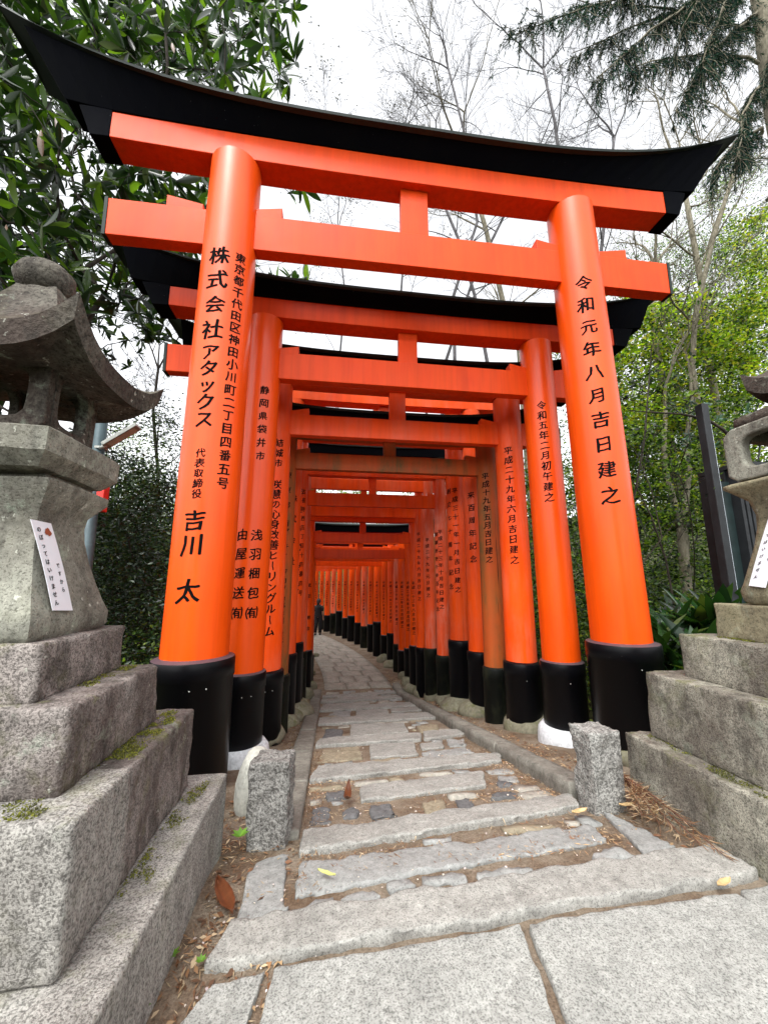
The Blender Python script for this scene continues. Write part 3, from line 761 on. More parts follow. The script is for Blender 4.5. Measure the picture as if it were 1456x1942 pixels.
GATES = [
 dict(cy=3.5, xL=-1.085, xR=2.80, R=.262, zb=.70, zbR=.71, znuki=4.555, hn=.40, zsh=5.53, hsh=.30, paint_='fresh', roty=-.45, lean=.07, RB=.315, dn=.065, dsh=.13, dk=.31, hk=.21, rise=.59, exn=1.06, exs=1.10, exk=2.07,
      tL=[('株式会社', -4, 4.28, 3.52, .17), ('アタックス', -4, 3.30, 2.67, .145), ('代表取締役', -4, 2.37, 2.02, .072), ('吉川', -4, 1.80, 1.60, .16), ('太', -4, 1.24, 1.2, .17),
          ('東京都千代田区神田小川町二丁目四番五号', 40, 4.32, 2.13, .095)],
      tR=[('令和元年八月吉日建之', -25, 4.42, 2.10, .155)], label='nearest and largest torii gate, glossy orange with large black characters'),
 dict(cy=4.27, xL=-.86, xR=2.63, R=.205, zb=.40, zbR=.41, znuki=3.60, hn=.33, zsh=4.33, hsh=.24, paint_='fresh', RB=.235, dn=.06, dsh=.12, dk=.27, hk=.18, rise=.40, exn=1.0, exs=1.02, exk=1.75, lean=.05,
      tL=[('静岡県袋井市', 20, 3.38, 2.62, .09), ('浅羽梱包㈲', 26, 1.77, .99, .11), ('由屋運送㈲', -16, 1.77, .99, .11)], tR=[('令和五年二月初午建之', -26, 3.42, 2.27, .10)], label='second torii gate, deep orange, under the nearest one with nukiless gap above its shining lintel'),
 dict(cy=5.02, xL=-.755, xR=2.52, R=.20, zb=.25, zbR=.26, znuki=3.22, hn=.29, zsh=3.93, hsh=.26, paint_='mid', RB=.232, dn=.06, dsh=.12, dk=.26, hk=.2, rise=.34, exn=.75, exs=.8, exk=1.45,
      tL=[('結城市', 22, 3.05, 2.78, .10), ('咲慧の心身改善ヒーリングルーム', 20, 2.50, .72, .11)], tR=[('平成二十九年六月吉日建之', -30, 3.1, 1.58, .105)], label='third torii gate with pink bleached feet and writing down both pillars'),
 dict(cy=5.62, xL=-.69, xR=2.42, R=.165, zb=.06, zbR=.07, znuki=2.93, hn=.25, zsh=3.42, hsh=.2, paint_='old', RB=.19, dn=.055, dsh=.1, dk=.17, hk=.3, rise=.3, exn=.5, exs=.55, exk=1.0,
      tL=[('東京都', 25, 2.80, 2.36, .09), ('有アーティ・フカノ', 25, 2.1, 1.2, .09), ('深野泰男・育子', 20, 1.05, .5, .085)], tR=[('平成十九年五月吉日建之', -30, 2.9, 1.62, .10)], label='fourth torii gate, weathered brown wood with cracked pillars'),
 dict(cy=6.3, xL=-.67, xR=2.45, R=.18, zb=.21, zbR=.17, znuki=3.62, hn=.28, zsh=4.32, hsh=.24, paint_='mid', RB=.205, hk=.35, rise=.3, exn=.6, exs=.65, exk=1.2, dn=.06, dsh=.12, dk=.18,
      tL=[('株式会社', 24, 2.6, 1.6, .11)], tR=[('来百周年記念', -34, 2.75, 1.66, .11)], label='fifth torii gate, tall and orange, a hundredth anniversary gift by its writing'),
 dict(cy=7.05, xL=-.64, xR=2.38, R=.19, zb=.26, zbR=.24, znuki=3.95, hn=.3, zsh=4.7, hsh=.25, paint_='mid', RB=.22, hk=.35, rise=.3, exn=.6, exs=.65, exk=1.2, dn=.06, dsh=.12, dk=.18,
      tL=[('生業株式会社', 20, 2.9, 1.2, .12), ('古長寺西五丁目十四番四号', 50, 2.9, 1.1, .085)], tR=[('創立七十周年記念', -62, 3.0, 1.2, .095), ('平成三十一年一月吉日建之', -22, 3.0, 1.15, .10)], label='sixth torii gate, two columns of writing above a large mossy right foot stone'),
 dict(cy=7.75, xL=-.60, xR=2.27, R=.135, zb=-.14, zbR=-.15, znuki=2.80, hn=.27, zsh=3.42, hsh=.2, paint_='fade', RB=.158, hk=.28, rise=.25, exn=.45, exs=.5, exk=.9, dn=.05, dsh=.1, dk=.16,
      tL=[('十一月吉日建之', 25, 2.2, .9, .08), ('岩崎宏一郎', 10, .9, .1, .09)], tR=[('御鎮座壱千参百年記念', -64, 2.25, .75, .08), ('平成二十三年十月吉日建之', -22, 2.3, .8, .085)], label='seventh torii gate with salmon pink pillars and two narrow columns of writing'),
 dict(cy=8.4, xL=-.57, xR=2.18, R=.13, zb=-.12, zbR=-.12, znuki=3.3, hn=.25, zsh=3.9, hsh=.2, paint_='fade', RB=.152, hk=.28, rise=.2, exn=.4, exs=.45, exk=.8, dn=.05, dsh=.1, dk=.16,
      tL=[('有アイトーテック', 15, 1.9, .7, .09)], tR=[('平成二十九年元旦建之', -30, 2.2, 1.0, .08)], label='eighth torii gate, pale pink right pillar beside its twin'),
 dict(cy=9.0, xL=-.60, xR=2.12, R=.125, zb=-.2, zbR=-.2, znuki=2.80, hn=.34, zsh=3.62, hsh=.2, paint_='mid', RB=.145, hk=.28, rise=.2, exn=.4, exs=.45, exk=.8, dn=.05, dsh=.1, dk=.16,
      tL=[('辻村富昭・智子', 15, 1.9, .6, .08)], tR=[('平成二十九年六月吉日建之', -30, 2.4, .9, .08)], label='ninth torii gate, its lintel framing a strip of green leaves'),
]
_bn = 'nukiless gap above its shining lintel'
GATES[1]['label'] = 'second torii gate from the camera, deep orange, framed inside the nearest gate'
y = 9.7; k = 9
marks = ['平成二十九年十月吉日建之', '平成二十二年五月吉日建之', '平成三十年一月吉日建之', '平成二十一年三月吉日建之', '平成二十三年八月吉日建之']
names = ['辻村富昭・智子', '武田 剛会', '岩崎宏一郎', '深野泰男']
while y < 26.2 and k < 27:
    # the tunnel narrows a little, then follows the bend
    c = .80 - (max(0, y - 10.3) ** 1.8) * .030; hwid = 1.33 - .0 * y
    sl_ = -.030 * 1.8 * max(0, y - 10.3) ** .8
    gfl = -1.30
    sleeve = gfl + .74 + [.0, .22, .05, .3, .12, -.05][k % 6] + (0.1 if y > 14 else 0)
    nz = gfl + 3.2 + [.0, .25, -.1, .12][k % 4] + (0 if k > 10 else .1)
    GATES.append(dict(cy=y, xL=c - hwid, xR=c + hwid, R=[.125, .14, .13, .155][k % 4], zb=sleeve - .05, zbR=sleeve, znuki=nz, hn=.24, zsh=nz + .52, hsh=.18, paint_=['fresh', 'fresh', 'fade', 'mid', 'fresh'][k % 5],
        hk=.26, rise=.2, exn=.4, exs=.42, exk=.8, dn=.05, dsh=.1, dk=.15, rotz=math.degrees(math.atan(-sl_)) * .85, det=False,
        tL=[(names[k % 4], 20, 1.2, .2, .085)] if k < 13 else [], tR=[(marks[k % 5], -28, 1.25, .05, .075)],
        label=ORD[k] + ' torii gate from the camera, ' + (['orange', 'bright orange', 'faded orange'][k % 3]) + (', where the path bends left' if y > 14 else ', deep in the tunnel')))
    y += .70 if y < 12 else .86
    k += 1
for i, gd in enumerate(GATES): torii(i, **gd)

# stones under the pillars
for i, gd in enumerate(GATES[:16]):
    for side, x in (('left', gd['xL']), ('right', gd['xR'])):
        RB = gd.get('RB') or gd['R'] * 1.17; zc = gz(gd['cy']) + .02
        conc = (i == 1)
        if i == 0 and side == 'left': continue
        big_ = 1.0 + [.12, .25, .2, .1, .3, .5, .35, .3][i % 8]
        if (i == 3) or (i > 9 and (i + (side == 'left')) % 3 == 0): continue
        mb = MB()
        if conc: lathe(mb, [(RB * 1.3, -.3), (RB * 1.33, -.02), (RB * 1.27, .08), (RB * 1.12, .125), (RB * .95, .13)], (0, 0, 0), 40)
        elif side == 'right' and i > 1: boulder(mb, (-.05, -.04, 0), (RB * (big_ + .22), RB * (big_ + .2), .16 + .03 * (i % 3)), seed=i, amp=.1)
        else: boulder(mb, (.07, -.04, 0), (RB * (big_ + .15), RB * (big_ + .1), .17 + .03 * (i % 2)), seed=i + 50, amp=.12)
        o = mb.build('foundation_stone', M_CONC if conc else M_COBBLE); o.location = (x, gd['cy'], zc + (0 if conc else .02 - .02 * ((i * 7 + (side == 'left')) % 3))); o.rotation_euler = (0, 0, i * 1.3)
        kind = 'pale concrete collar' if conc else ('mossy rounded stone' if side == 'right' else 'smooth greenish river stone')
        tag(o, '%s under the %s pillar of the %s torii gate' % (kind, side, ORD[i]), 'foundation stone', 'foundation stones under the torii pillars')
mb = MB(); boulder(mb, (0, 0, 0), (.13, .20, .30), seed=5, amp=.06); o = mb.build('river_stone', granite('pale river stone', (.50, .50, .44), (.36, .36, .30), 60, .35, bumpd=.001)); o.location = (-.47, 3.02, -.13)
tag(o, 'tall smooth pale boulder between the small left post and the big black sleeve', 'stone')
for k, (u, v, s) in enumerate(((560, 1325, .16), (577, 1300, .14), (592, 1278, .12), (556, 1365, .17), (590, 1262, .12), (600, 1245, .12))):
    P = gnd(u, v); mb = MB(); boulder(mb, (0, 0, 0), (s, s * .9, s * .75), seed=k * 7, amp=.15, sub=3)
    o = mb.build('river_stone', M_COBBLE); o.location = (P[0] - .02, P[1], P[2] + .03)
    tag(o, ['round greenish boulder lying furthest from the camera', 'grey boulder'][0] if False else 'greenish boulder beside the left kerb, %s of six from the camera' % ['second', 'third', 'fourth', 'nearest', 'fifth', 'sixth'][k], 'stone', 'boulders along the left kerb')

# ------------------------------------------------------------------ small granite posts
def post(name, x0, x1, y0, y1, zt, label, rz=0, seed=0):
    mb = MB(); cx, cy = (x0 + x1) / 2, (y0 + y1) / 2; w, d = (x1 - x0) / 2, (y1 - y0) / 2; g0 = gz(cy) - .15
    rock(mb, [(-w, d), (w, d), (w, -d), (-w, -d)], 0, zt - g0, r=.012, amp=.013, scale=14, res=.018, seed=seed)
    o = mb.build(name, G_ROUGH); o.location = (cx, cy, g0); o.rotation_euler = (0, 0, rz)
    tag(o, label, 'stone post', 'low granite posts at the head of the path')
zr = atY(1120, 1392, 2.42)[2]; zl = atY(475, 1442, 2.42)[2]
post('stone_post', 1.63, 1.85, 2.42, 2.61, zr, 'rough granite post on the right of the path beside the low pedestal step', radians(4), 3)
post('stone_post', -.40, -.185, 2.36, 2.55, zl, 'rough granite post on the left of the path beside the tall pale boulder', radians(-6), 8)

# ------------------------------------------------------------------ stone lanterns
def panel_ring(mb, W, H, w, h, r, T, org, ax, up, nrm):
    """a flat panel with a rounded opening; org is its lower middle"""
    n = 24; outer = []; inner = []
    for k in range(n):
        a = 2 * pi * k / n + pi / n; c_, s_ = cos(a), sin(a)
        m_ = max(abs(c_), abs(s_)); outer.append((c_ / m_ * W / 2, H / 2 + s_ / m_ * H / 2))
        e = 4.5; q = (abs(c_) ** e + abs(s_) ** e) ** (-1 / e); inner.append((c_ * q * w / 2, H / 2 + s_ * q * h / 2))
    org, ax, up, nrm = map(np.array, (org, ax, up, nrm)); V = []
    for t, pts in ((T / 2, outer), (T / 2, inner), (-T / 2, inner), (-T / 2, outer)):
        V += [org + ax * a + up * b + nrm * t for a, b in pts]
    Fc = []
    for j in range(4):
        for k in range(n):
            k2 = (k + 1) % n; j2 = (j + 1) % 4; Fc.append((j * n + k, j * n + k2, j2 * n + k2, j2 * n + k))
    mb.add(V, Fc)
def sq_ring(rows, mb, c, n=14, smooth=True, rnd=.12):
    """loft through rounded squares: rows of (half size, z, centre offset x, y)"""
    V = []; m = n * 4
    for (h, z, ox, oy) in rows:
        for k in range(m):
            a = 2 * pi * k / m; e = 34; q = (abs(cos(a)) ** e + abs(sin(a)) ** e) ** (-1 / e)
            x, y = h * q * cos(a), h * q * sin(a)
            w = 1 + .007 * fbm((x + z, y, z), 5)
            V.append((c[0] + ox + x * w, c[1] + oy + y * w, z + .004 * fbm((x, y, z + 4), 7)))
    Fc = [(j * m + k, j * m + (k + 1) % m, (j + 1) * m + (k + 1) % m, (j + 1) * m + k) for j in range(len(rows) - 1) for k in range(m)]
    Fc.append(tuple(range(m))[::-1]); Fc.append(tuple(range((len(rows) - 1) * m, len(rows) * m)))
    mb.add(V, Fc, smooth)
def roof(mb, c, h, ztip, zapex, thick, lift=.10):
    """square roof with hollow slopes and upswept corners"""
    M_ = 12; NT = 9; V = []; ring = M_ * 4
    def per(k):
        s = k // M_; t = (k % M_) / M_ * 2 - 1
        return [(1, t), (-t, 1), (-1, -t), (t, -1)][s]
    lev = []
    for j in range(NT + 1):
        t = .22 + .78 * j / NT
        for k in range(ring):
            px, py = per(k); cc = (min(abs(px), abs(py))) ** 3
            zm = ztip - lift; z = zm + (zapex - zm) * (1 - (t - .22) / .78) ** 1.9 + lift * cc * t ** 4
            ex = 1 + .035 * cc * t ** 4
            V.append((c[0] + px * h * t * ex, c[1] + py * h * t * ex, z + .006 * fbm((px * h, py * h, z), 9)))
    base = len(V)
    for t, dz, back in ((1.0, -thick, 0.97), (.62, -thick * .75, 1)):
        for k in range(ring):
            px, py = per(k); cc = (min(abs(px), abs(py))) ** 3
            zm = ztip - lift; V.append((c[0] + px * h * t * back * (1 + .02 * cc), c[1] + py * h * t * back * (1 + .02 * cc), zm + lift * cc * t ** 4 * .9 + dz))
    R_ = NT + 3
    Fc = [(j * ring + k, j * ring + (k + 1) % ring, (j + 1) * ring + (k + 1) % ring, (j + 1) * ring + k) for j in range(R_ - 1) for k in range(ring)]
    Fc = [q[::-1] for q in Fc]
    Fc.append(tuple(range(ring))); Fc.append(tuple(range((R_ - 1) * ring, R_ * ring))[::-1])
    mb.add(V, Fc, True)

def crisp(o, ang=38):
    m_ = o.modifiers.new('crisp', 'EDGE_SPLIT'); m_.split_angle = radians(ang); return o
def lantern_left():
    root = empty('stone_lantern', (-1.12, 1.77, 0), label='mossy square stone lantern on four stacked steps at the left edge of the photo', cat='stone lantern', group='square stone lanterns flanking the path')
    rl = (-1.12, 1.77, 0); k = dict(loc=rl)
    mb = MB(); rockbox(mb, -1.72, -.52, 1.12, 2.38, -.25, .285, r=.007, amp=.006, res=.05, scale=6)
    mb.build('pedestal_step', G_TIER2, root, **k)
    mb = MB(); rockbox(mb, -1.60, -.675, 1.60, 2.25, .285, .655, r=.012, amp=.007, res=.03, scale=7, seed=3)
    mb.build('pedestal_step', G_TIER, root, **k); mb = MB(); rockbox(mb, -1.60, -.665, 1.27, 1.595, .288, .66, r=.016, amp=.006, res=.03, scale=7, seed=9)
    mb.build('pedestal_step', G_TIER2, root, **k)
    mb = MB(); rockbox(mb, -1.46, -.79, 1.40, 2.06, .65, .915, r=.018, amp=.010, res=.03, scale=6, seed=12)
    mb.build('pedestal_step', G_TIER, root, **k)
    mb = MB(); rockbox(mb, -1.44, -.925, 1.45, 1.98, .91, 1.10, r=.012, amp=.007, res=.03, scale=7, seed=22)
    mb.build('pedestal_step', G_TIER, root, **k)
    c = (-1.205, 1.69)
    mb = MB(); sq_ring([(.215, 1.09, 0, 0), (.232, 1.12, 0, 0), (.234, 1.17, 0, 0), (.215, 1.215, 0, 0), (.19, 1.29, 0, 0), (.165, 1.38, 0, 0), (.148, 1.46, 0, 0), (.142, 1.52, 0, 0), (.147, 1.565, 0, 0), (.195, 1.635, 0, 0), (.198, 1.668, 0, 0), (.15, 1.675, 0, 0), (.15, 1.70, 0, 0)], mb, c)
    sh = mb.build('shaft', G_LANT, root, **k)
    c = (-1.225, 1.66)
    mb = MB(); sq_ring([(.15, 1.69, 0, 0), (.195, 1.70, 0, 0), (.238, 1.752, 0, 0), (.240, 1.835, 0, 0), (.236, 1.84, 0, 0), (.16, 1.846, 0, 0)], mb, c)
    crisp(mb.build('platform', G_LANT, root, **k), 30); crisp(sh, 60)
    mb = MB(); h = .155; z0, z1 = 1.845, 2.155; H = z1 - z0
    for ax, nn in (((1, 0, 0), (0, -1, 0)), ((1, 0, 0), (0, 1, 0)), ((0, 1, 0), (1, 0, 0)), ((0, 1, 0), (-1, 0, 0))):
        W_ = 2 * h if nn[0] == 0 else 2 * h - .082
        panel_ring(mb, W_, H, .17, .19, .05, .04, (c[0] + nn[0] * (h - .02), c[1] + nn[1] * (h - .02), z0), ax, (0, 0, 1), nn)
    mb.build('firebox', G_ROOF, root, bevel=.006, **k)
    mb = MB(); roof(mb, (c[0], c[1] - .01), .335, 2.285, 2.50, .085, lift=.13)
    crisp(mb.build('roof', G_ROOF, root, **k))
    f = (-1.27, 1.68, 2.47)
    mb = MB(); lathe(mb, [(.10, -.03), (.095, .0), (.068, .03), (.062, .05), (.08, .062), (.09, .07), (.102, .09), (.108, .125), (.098, .165), (.07, .195), (.035, .21), (.008, .225)], f, 32)
    mb.v = [v + np.column_stack([.004 * np.sin(v[:, 2] * 60), .003 * np.cos(v[:, 2] * 47), 0 * v[:, 2]]) for v in mb.v]
    mb.build('finial', G_ROOF, root, **k)
    return c
lantern_left()
def lantern_right():
    root = empty('stone_lantern', (2.56, 1.93, 0), label='yellowish stone lantern with a rounded square window at the right edge of the photo', cat='stone lantern', group='square stone lanterns flanking the path')
    k = dict(loc=(2.56, 1.93, 0))
    for (a, b, y0, y1, z0, z1, m, s) in ((1.965, 3.15, 1.30, 2.53, -.25, .312, G_TIER3, 1), (2.085, 3.05, 1.42, 2.44, .312, .71, G_TIER3, 4), (2.235, 2.95, 1.58, 2.29, .705, .965, G_TIER3, 8), (2.355, 2.86, 1.62, 2.14, .96, 1.165, G_LANT2, 13)):
        mb = MB(); rockbox(mb, a, b, y0, y1, z0, z1, r=.009, amp=.007, res=.03, scale=7, seed=s); mb.build('pedestal_step', m, root, **k)
    c = (2.585, 1.76)
    mb = MB(); sq_ring([(.20, 1.165, 0, 0), (.215, 1.185, 0, 0), (.222, 1.24, 0, 0), (.21, 1.28, 0, 0), (.185, 1.38, 0, 0), (.155, 1.50, 0, 0), (.138, 1.60, 0, 0), (.135, 1.68, 0, 0), (.15, 1.76, 0, 0), (.20, 1.82, 0, 0), (.225, 1.845, 0, 0), (.225, 1.865, 0, 0), (.2, 1.875, 0, 0)], mb, c)
    mb.build('shaft', G_LANT2, root, **k)
    mb = MB(); h = .222; z0, z1 = 1.875, 2.20; H = z1 - z0; c = (2.585, 1.72)
    for ax, nn in (((1, 0, 0), (0, -1, 0)), ((1, 0, 0), (0, 1, 0)), ((0, 1, 0), (1, 0, 0)), ((0, 1, 0), (-1, 0, 0))):
        W_ = 2 * h if nn[0] == 0 else 2 * h - .142
        panel_ring(mb, 2 * h if nn[0] != 0 else 2 * h - .142, H, .24, .185, .05, .07, (c[0] + nn[0] * (h - .035), c[1] + nn[1] * (h - .035), z0), ax, (0, 0, 1), nn)
    mb.build('firebox', G_LANT, root, bevel=.02, seg=3, **k)
    mb = MB(); rockbox(mb, c[0] - .18, c[0] + .18, c[1] - .18, c[1] + .18, 2.195, 2.27, r=.01, amp=.004, res=.08); mb.build('collar', G_ROOF, root, **k)
    mb = MB(); roof(mb, (2.74, 1.61), .25, 2.56, 2.80, .10, lift=.10); crisp(mb.build('roof', G_ROOF, root, **k))
lantern_right()

# paper notices tied to the lantern shafts
def notice(corners, label, cols, flip=1):
    """corners: top-left, top-right, bottom-right, bottom-left in world space"""
    tl, tr_, br, bl = [np.array(p, float) for p in corners]; ux = tr_ - tl; uy = bl - tl; nn = np.cross(ux, uy); nn /= np.linalg.norm(nn); nn *= -1
    if nn @ (CAM - tl) < 0: nn = -nn
    mb = MB(); V = [];
    for d in (0, .002):
        for t in (0, .25, .5, .75, 1):
            bow = nn * (.004 * sin(pi * t)); V += [tl + uy * t + nn * d + bow, tr_ + (br - tr_) * t + nn * d + bow]
    Fc = []
    for s in range(4):
        a = s * 2; Fc += [(a, a + 1, a + 3, a + 2), (10 + a, 10 + a + 2, 10 + a + 3, 10 + a + 1), (a, a + 2, a + 12, a + 10), (a + 1, a + 11, a + 13, a + 3)]
    Fc += [(0, 10, 11, 1), (8, 9, 19, 18)]
    mb.add(V, Fc); o = mb.build('paper_notice', M_PAPER); tag(o, label, 'notice', 'paper notices on the stone lanterns')
    tb = MB(); st = MB()
    for (txt, u, v0, v1, sz) in cols:
        n = len(txt)
        for i, ch in enumerate(txt):
            G, Fc = glyph(ch); t = v0 + (v1 - v0) * i / max(1, n - 1)
            p = tl + ux * u + uy * t + nn * (.0035 + .004 * sin(pi * t)); xd = ux / np.linalg.norm(ux); yd = -uy / np.linalg.norm(uy)
            gx, gy = (G[:, 0], G[:, 1]) if ch != 'ー' else (-G[:, 1], G[:, 0])
            tb.add(p + gx[:, None] * xd * sz + gy[:, None] * yd * sz + G[:, 2:3] * nn, Fc)
    tb.build('lettering', M_INK, o)
    a = [tl + ux * (.66 + .16 * cos(q) * (1 + .25 * sin(3 * q))) + uy * (.115 + .045 * sin(q) * (1 + .2 * cos(5 * q))) + nn * .006 for q in np.linspace(0, 2 * pi, 14)[:-1]]
    st.add(a, [tuple(range(13))]); st.build('stamp', M_STAMP, o)
    return o
def onface(u, v, c, rows_h, sgn):
    """point on the flaring side face x = c + sgn*h(z)"""
    x = c + sgn * .2
    for _ in range(12):
        r = ray(u, v); P = CAM + r * (x / r[0]); hz = np.interp(P[2], [a[1] for a in rows_h], [a[0] for a in rows_h]); x = c + sgn * (hz + .012)
    return P
rh = [(.234, 1.17), (.215, 1.215), (.19, 1.29), (.165, 1.38), (.148, 1.46), (.142, 1.52)]
q4 = [onface(u, v, -1.205, rh, 1) for u, v in ((57, 985), (96, 993), (137, 1158), (99, 1158))]
notice(q4, 'weathered white notice with brushed writing on the left stone lantern', [('のぼってはいけません', .24, .10, .92, .022), ('ですから', .72, .50, .78, .020)])
rh2 = [(.222, 1.24), (.21, 1.28), (.185, 1.38), (.155, 1.50), (.138, 1.60), (.135, 1.68)]
q4 = [onface(u, v, 2.585, rh2, -1) for u, v in ((1463, 965), (1500, 950), (1452, 1115), (1420, 1111))]
notice(q4, 'white notice with brushed writing on the right stone lantern', [('のぼってはいけません', .30, .10, .90, .022), ('ですから', .75, .40, .70, .020)])

# ------------------------------------------------------------------ lamp pole
LP = (-2.47, 4.3)
root = empty('lamp_pole', (LP[0], LP[1], gz(4.3)), label='blue grey steel pole with a small slanted lamp behind the left lantern', cat='lamp pole')
def rel(b, name, m, par=None, **k): o = b.build(name, m, par or root, loc=(LP[0], LP[1], gz(4.3)), **k); return o
mb = MB(); tube(mb, [(LP[0] + .06, LP[1], gz(4.3) - .1), (LP[0] - .02, LP[1], 3.05)], [.062, .062], 20); pl = rel(mb, 'pole', M_STEEL)
P0 = atY(198, 845, 4.25); P1 = atY(262, 808, 4.1)
mb = MB(); tube(mb, [P0 + (-.04, 0, -.03), P0 + (.03, -.02, .0)], [.018, .018], 8); rel(mb, 'bracket', M_ALU)
mb = MB(); d = (P1 - P0); u_ = np.array([0, 1, 0]); w_ = np.cross(d, u_); w_ /= np.linalg.norm(w_)
V = []
for t in (0, 1):
    for a, b in ((-.06, -.02), (.06, -.02), (.06, .02), (-.06, .02)): V.append(P0 + d * t + u_ * a + w_ * b)
mb.add(V, BOXF); rel(mb, 'lamp_head', M_ALU, bevel=.005)
V = [P0 + d * t + u_ * a - (w_ * (.0215 if w_[2] > 0 else -.0215)) for t, a in ((.12, -.045), (.92, -.045), (.92, .045), (.12, .045))]
mb = MB(); mb.add(V, [(0, 1, 2, 3)]); rel(mb, 'lamp_lens', M_LENS)
for zz in (atY(187, 845, 4.2)[2], atY(187, 860, 4.2)[2] - .1):
    mb = MB(); lathe(mb, [(.068, -.012), (.068, .012)], (LP[0] + .012, LP[1], zz), 20); rel(mb, 'clamp', M_ALU)
P = atY(194, 945, 4.2); mb = MB(); box(mb, (P[0] - .035, P[1] - .05, P[2] - .14), (P[0] + .035, P[1] + .05, P[2] + .16)); rel(mb, 'red_box', M_RED, bevel=.008)

# ------------------------------------------------------------------ dark shed on the right
root = empty('dark_shed', (5.0, 4.3, .4), label='dark board shed with corner post and ribbed wall behind the right lantern', cat='shed')
k = dict(loc=(5.0, 4.3, .4))
mb = MB(); box(mb, (4.66, 4.0, .2), (4.76, 4.1, 3.55)); mb.build('corner_post', M_BOARD, root, bevel=.008, **k)
mb = MB(); box(mb, (4.79, 4.12, .2), (5.02, 4.16, 2.55)); mb.build('side_panel', M_PANEL, root, **k)
mb = MB(); box(mb, (4.80, 4.06, 1.2), (4.83, 4.10, 3.3)); mb.build('trim_strip', M_WHITE, root, **k)
mb = MB()
for i in range(44): box(mb, (5.03 + i * .07, 4.02, .2), (5.03 + i * .07 + .045, 4.14, 2.7))
box(mb, (5.0, 4.15, .2), (8.2, 4.2, 2.7)); mb.build('ribbed_wall', M_BOARD, root, **k)
mb = MB(); prism(mb, [(5.0, 2.71), (8.2, 2.71), (8.2, 2.76), (5.0, 2.76)], 3.9, 4.5); mb.build('roof', M_BOARD, root, **k)
mb = MB(); box(mb, (5.0, 4.21, .2), (5.05, 4.5, 2.7)); mb.build('side_wall', M_BOARD, root, **k)

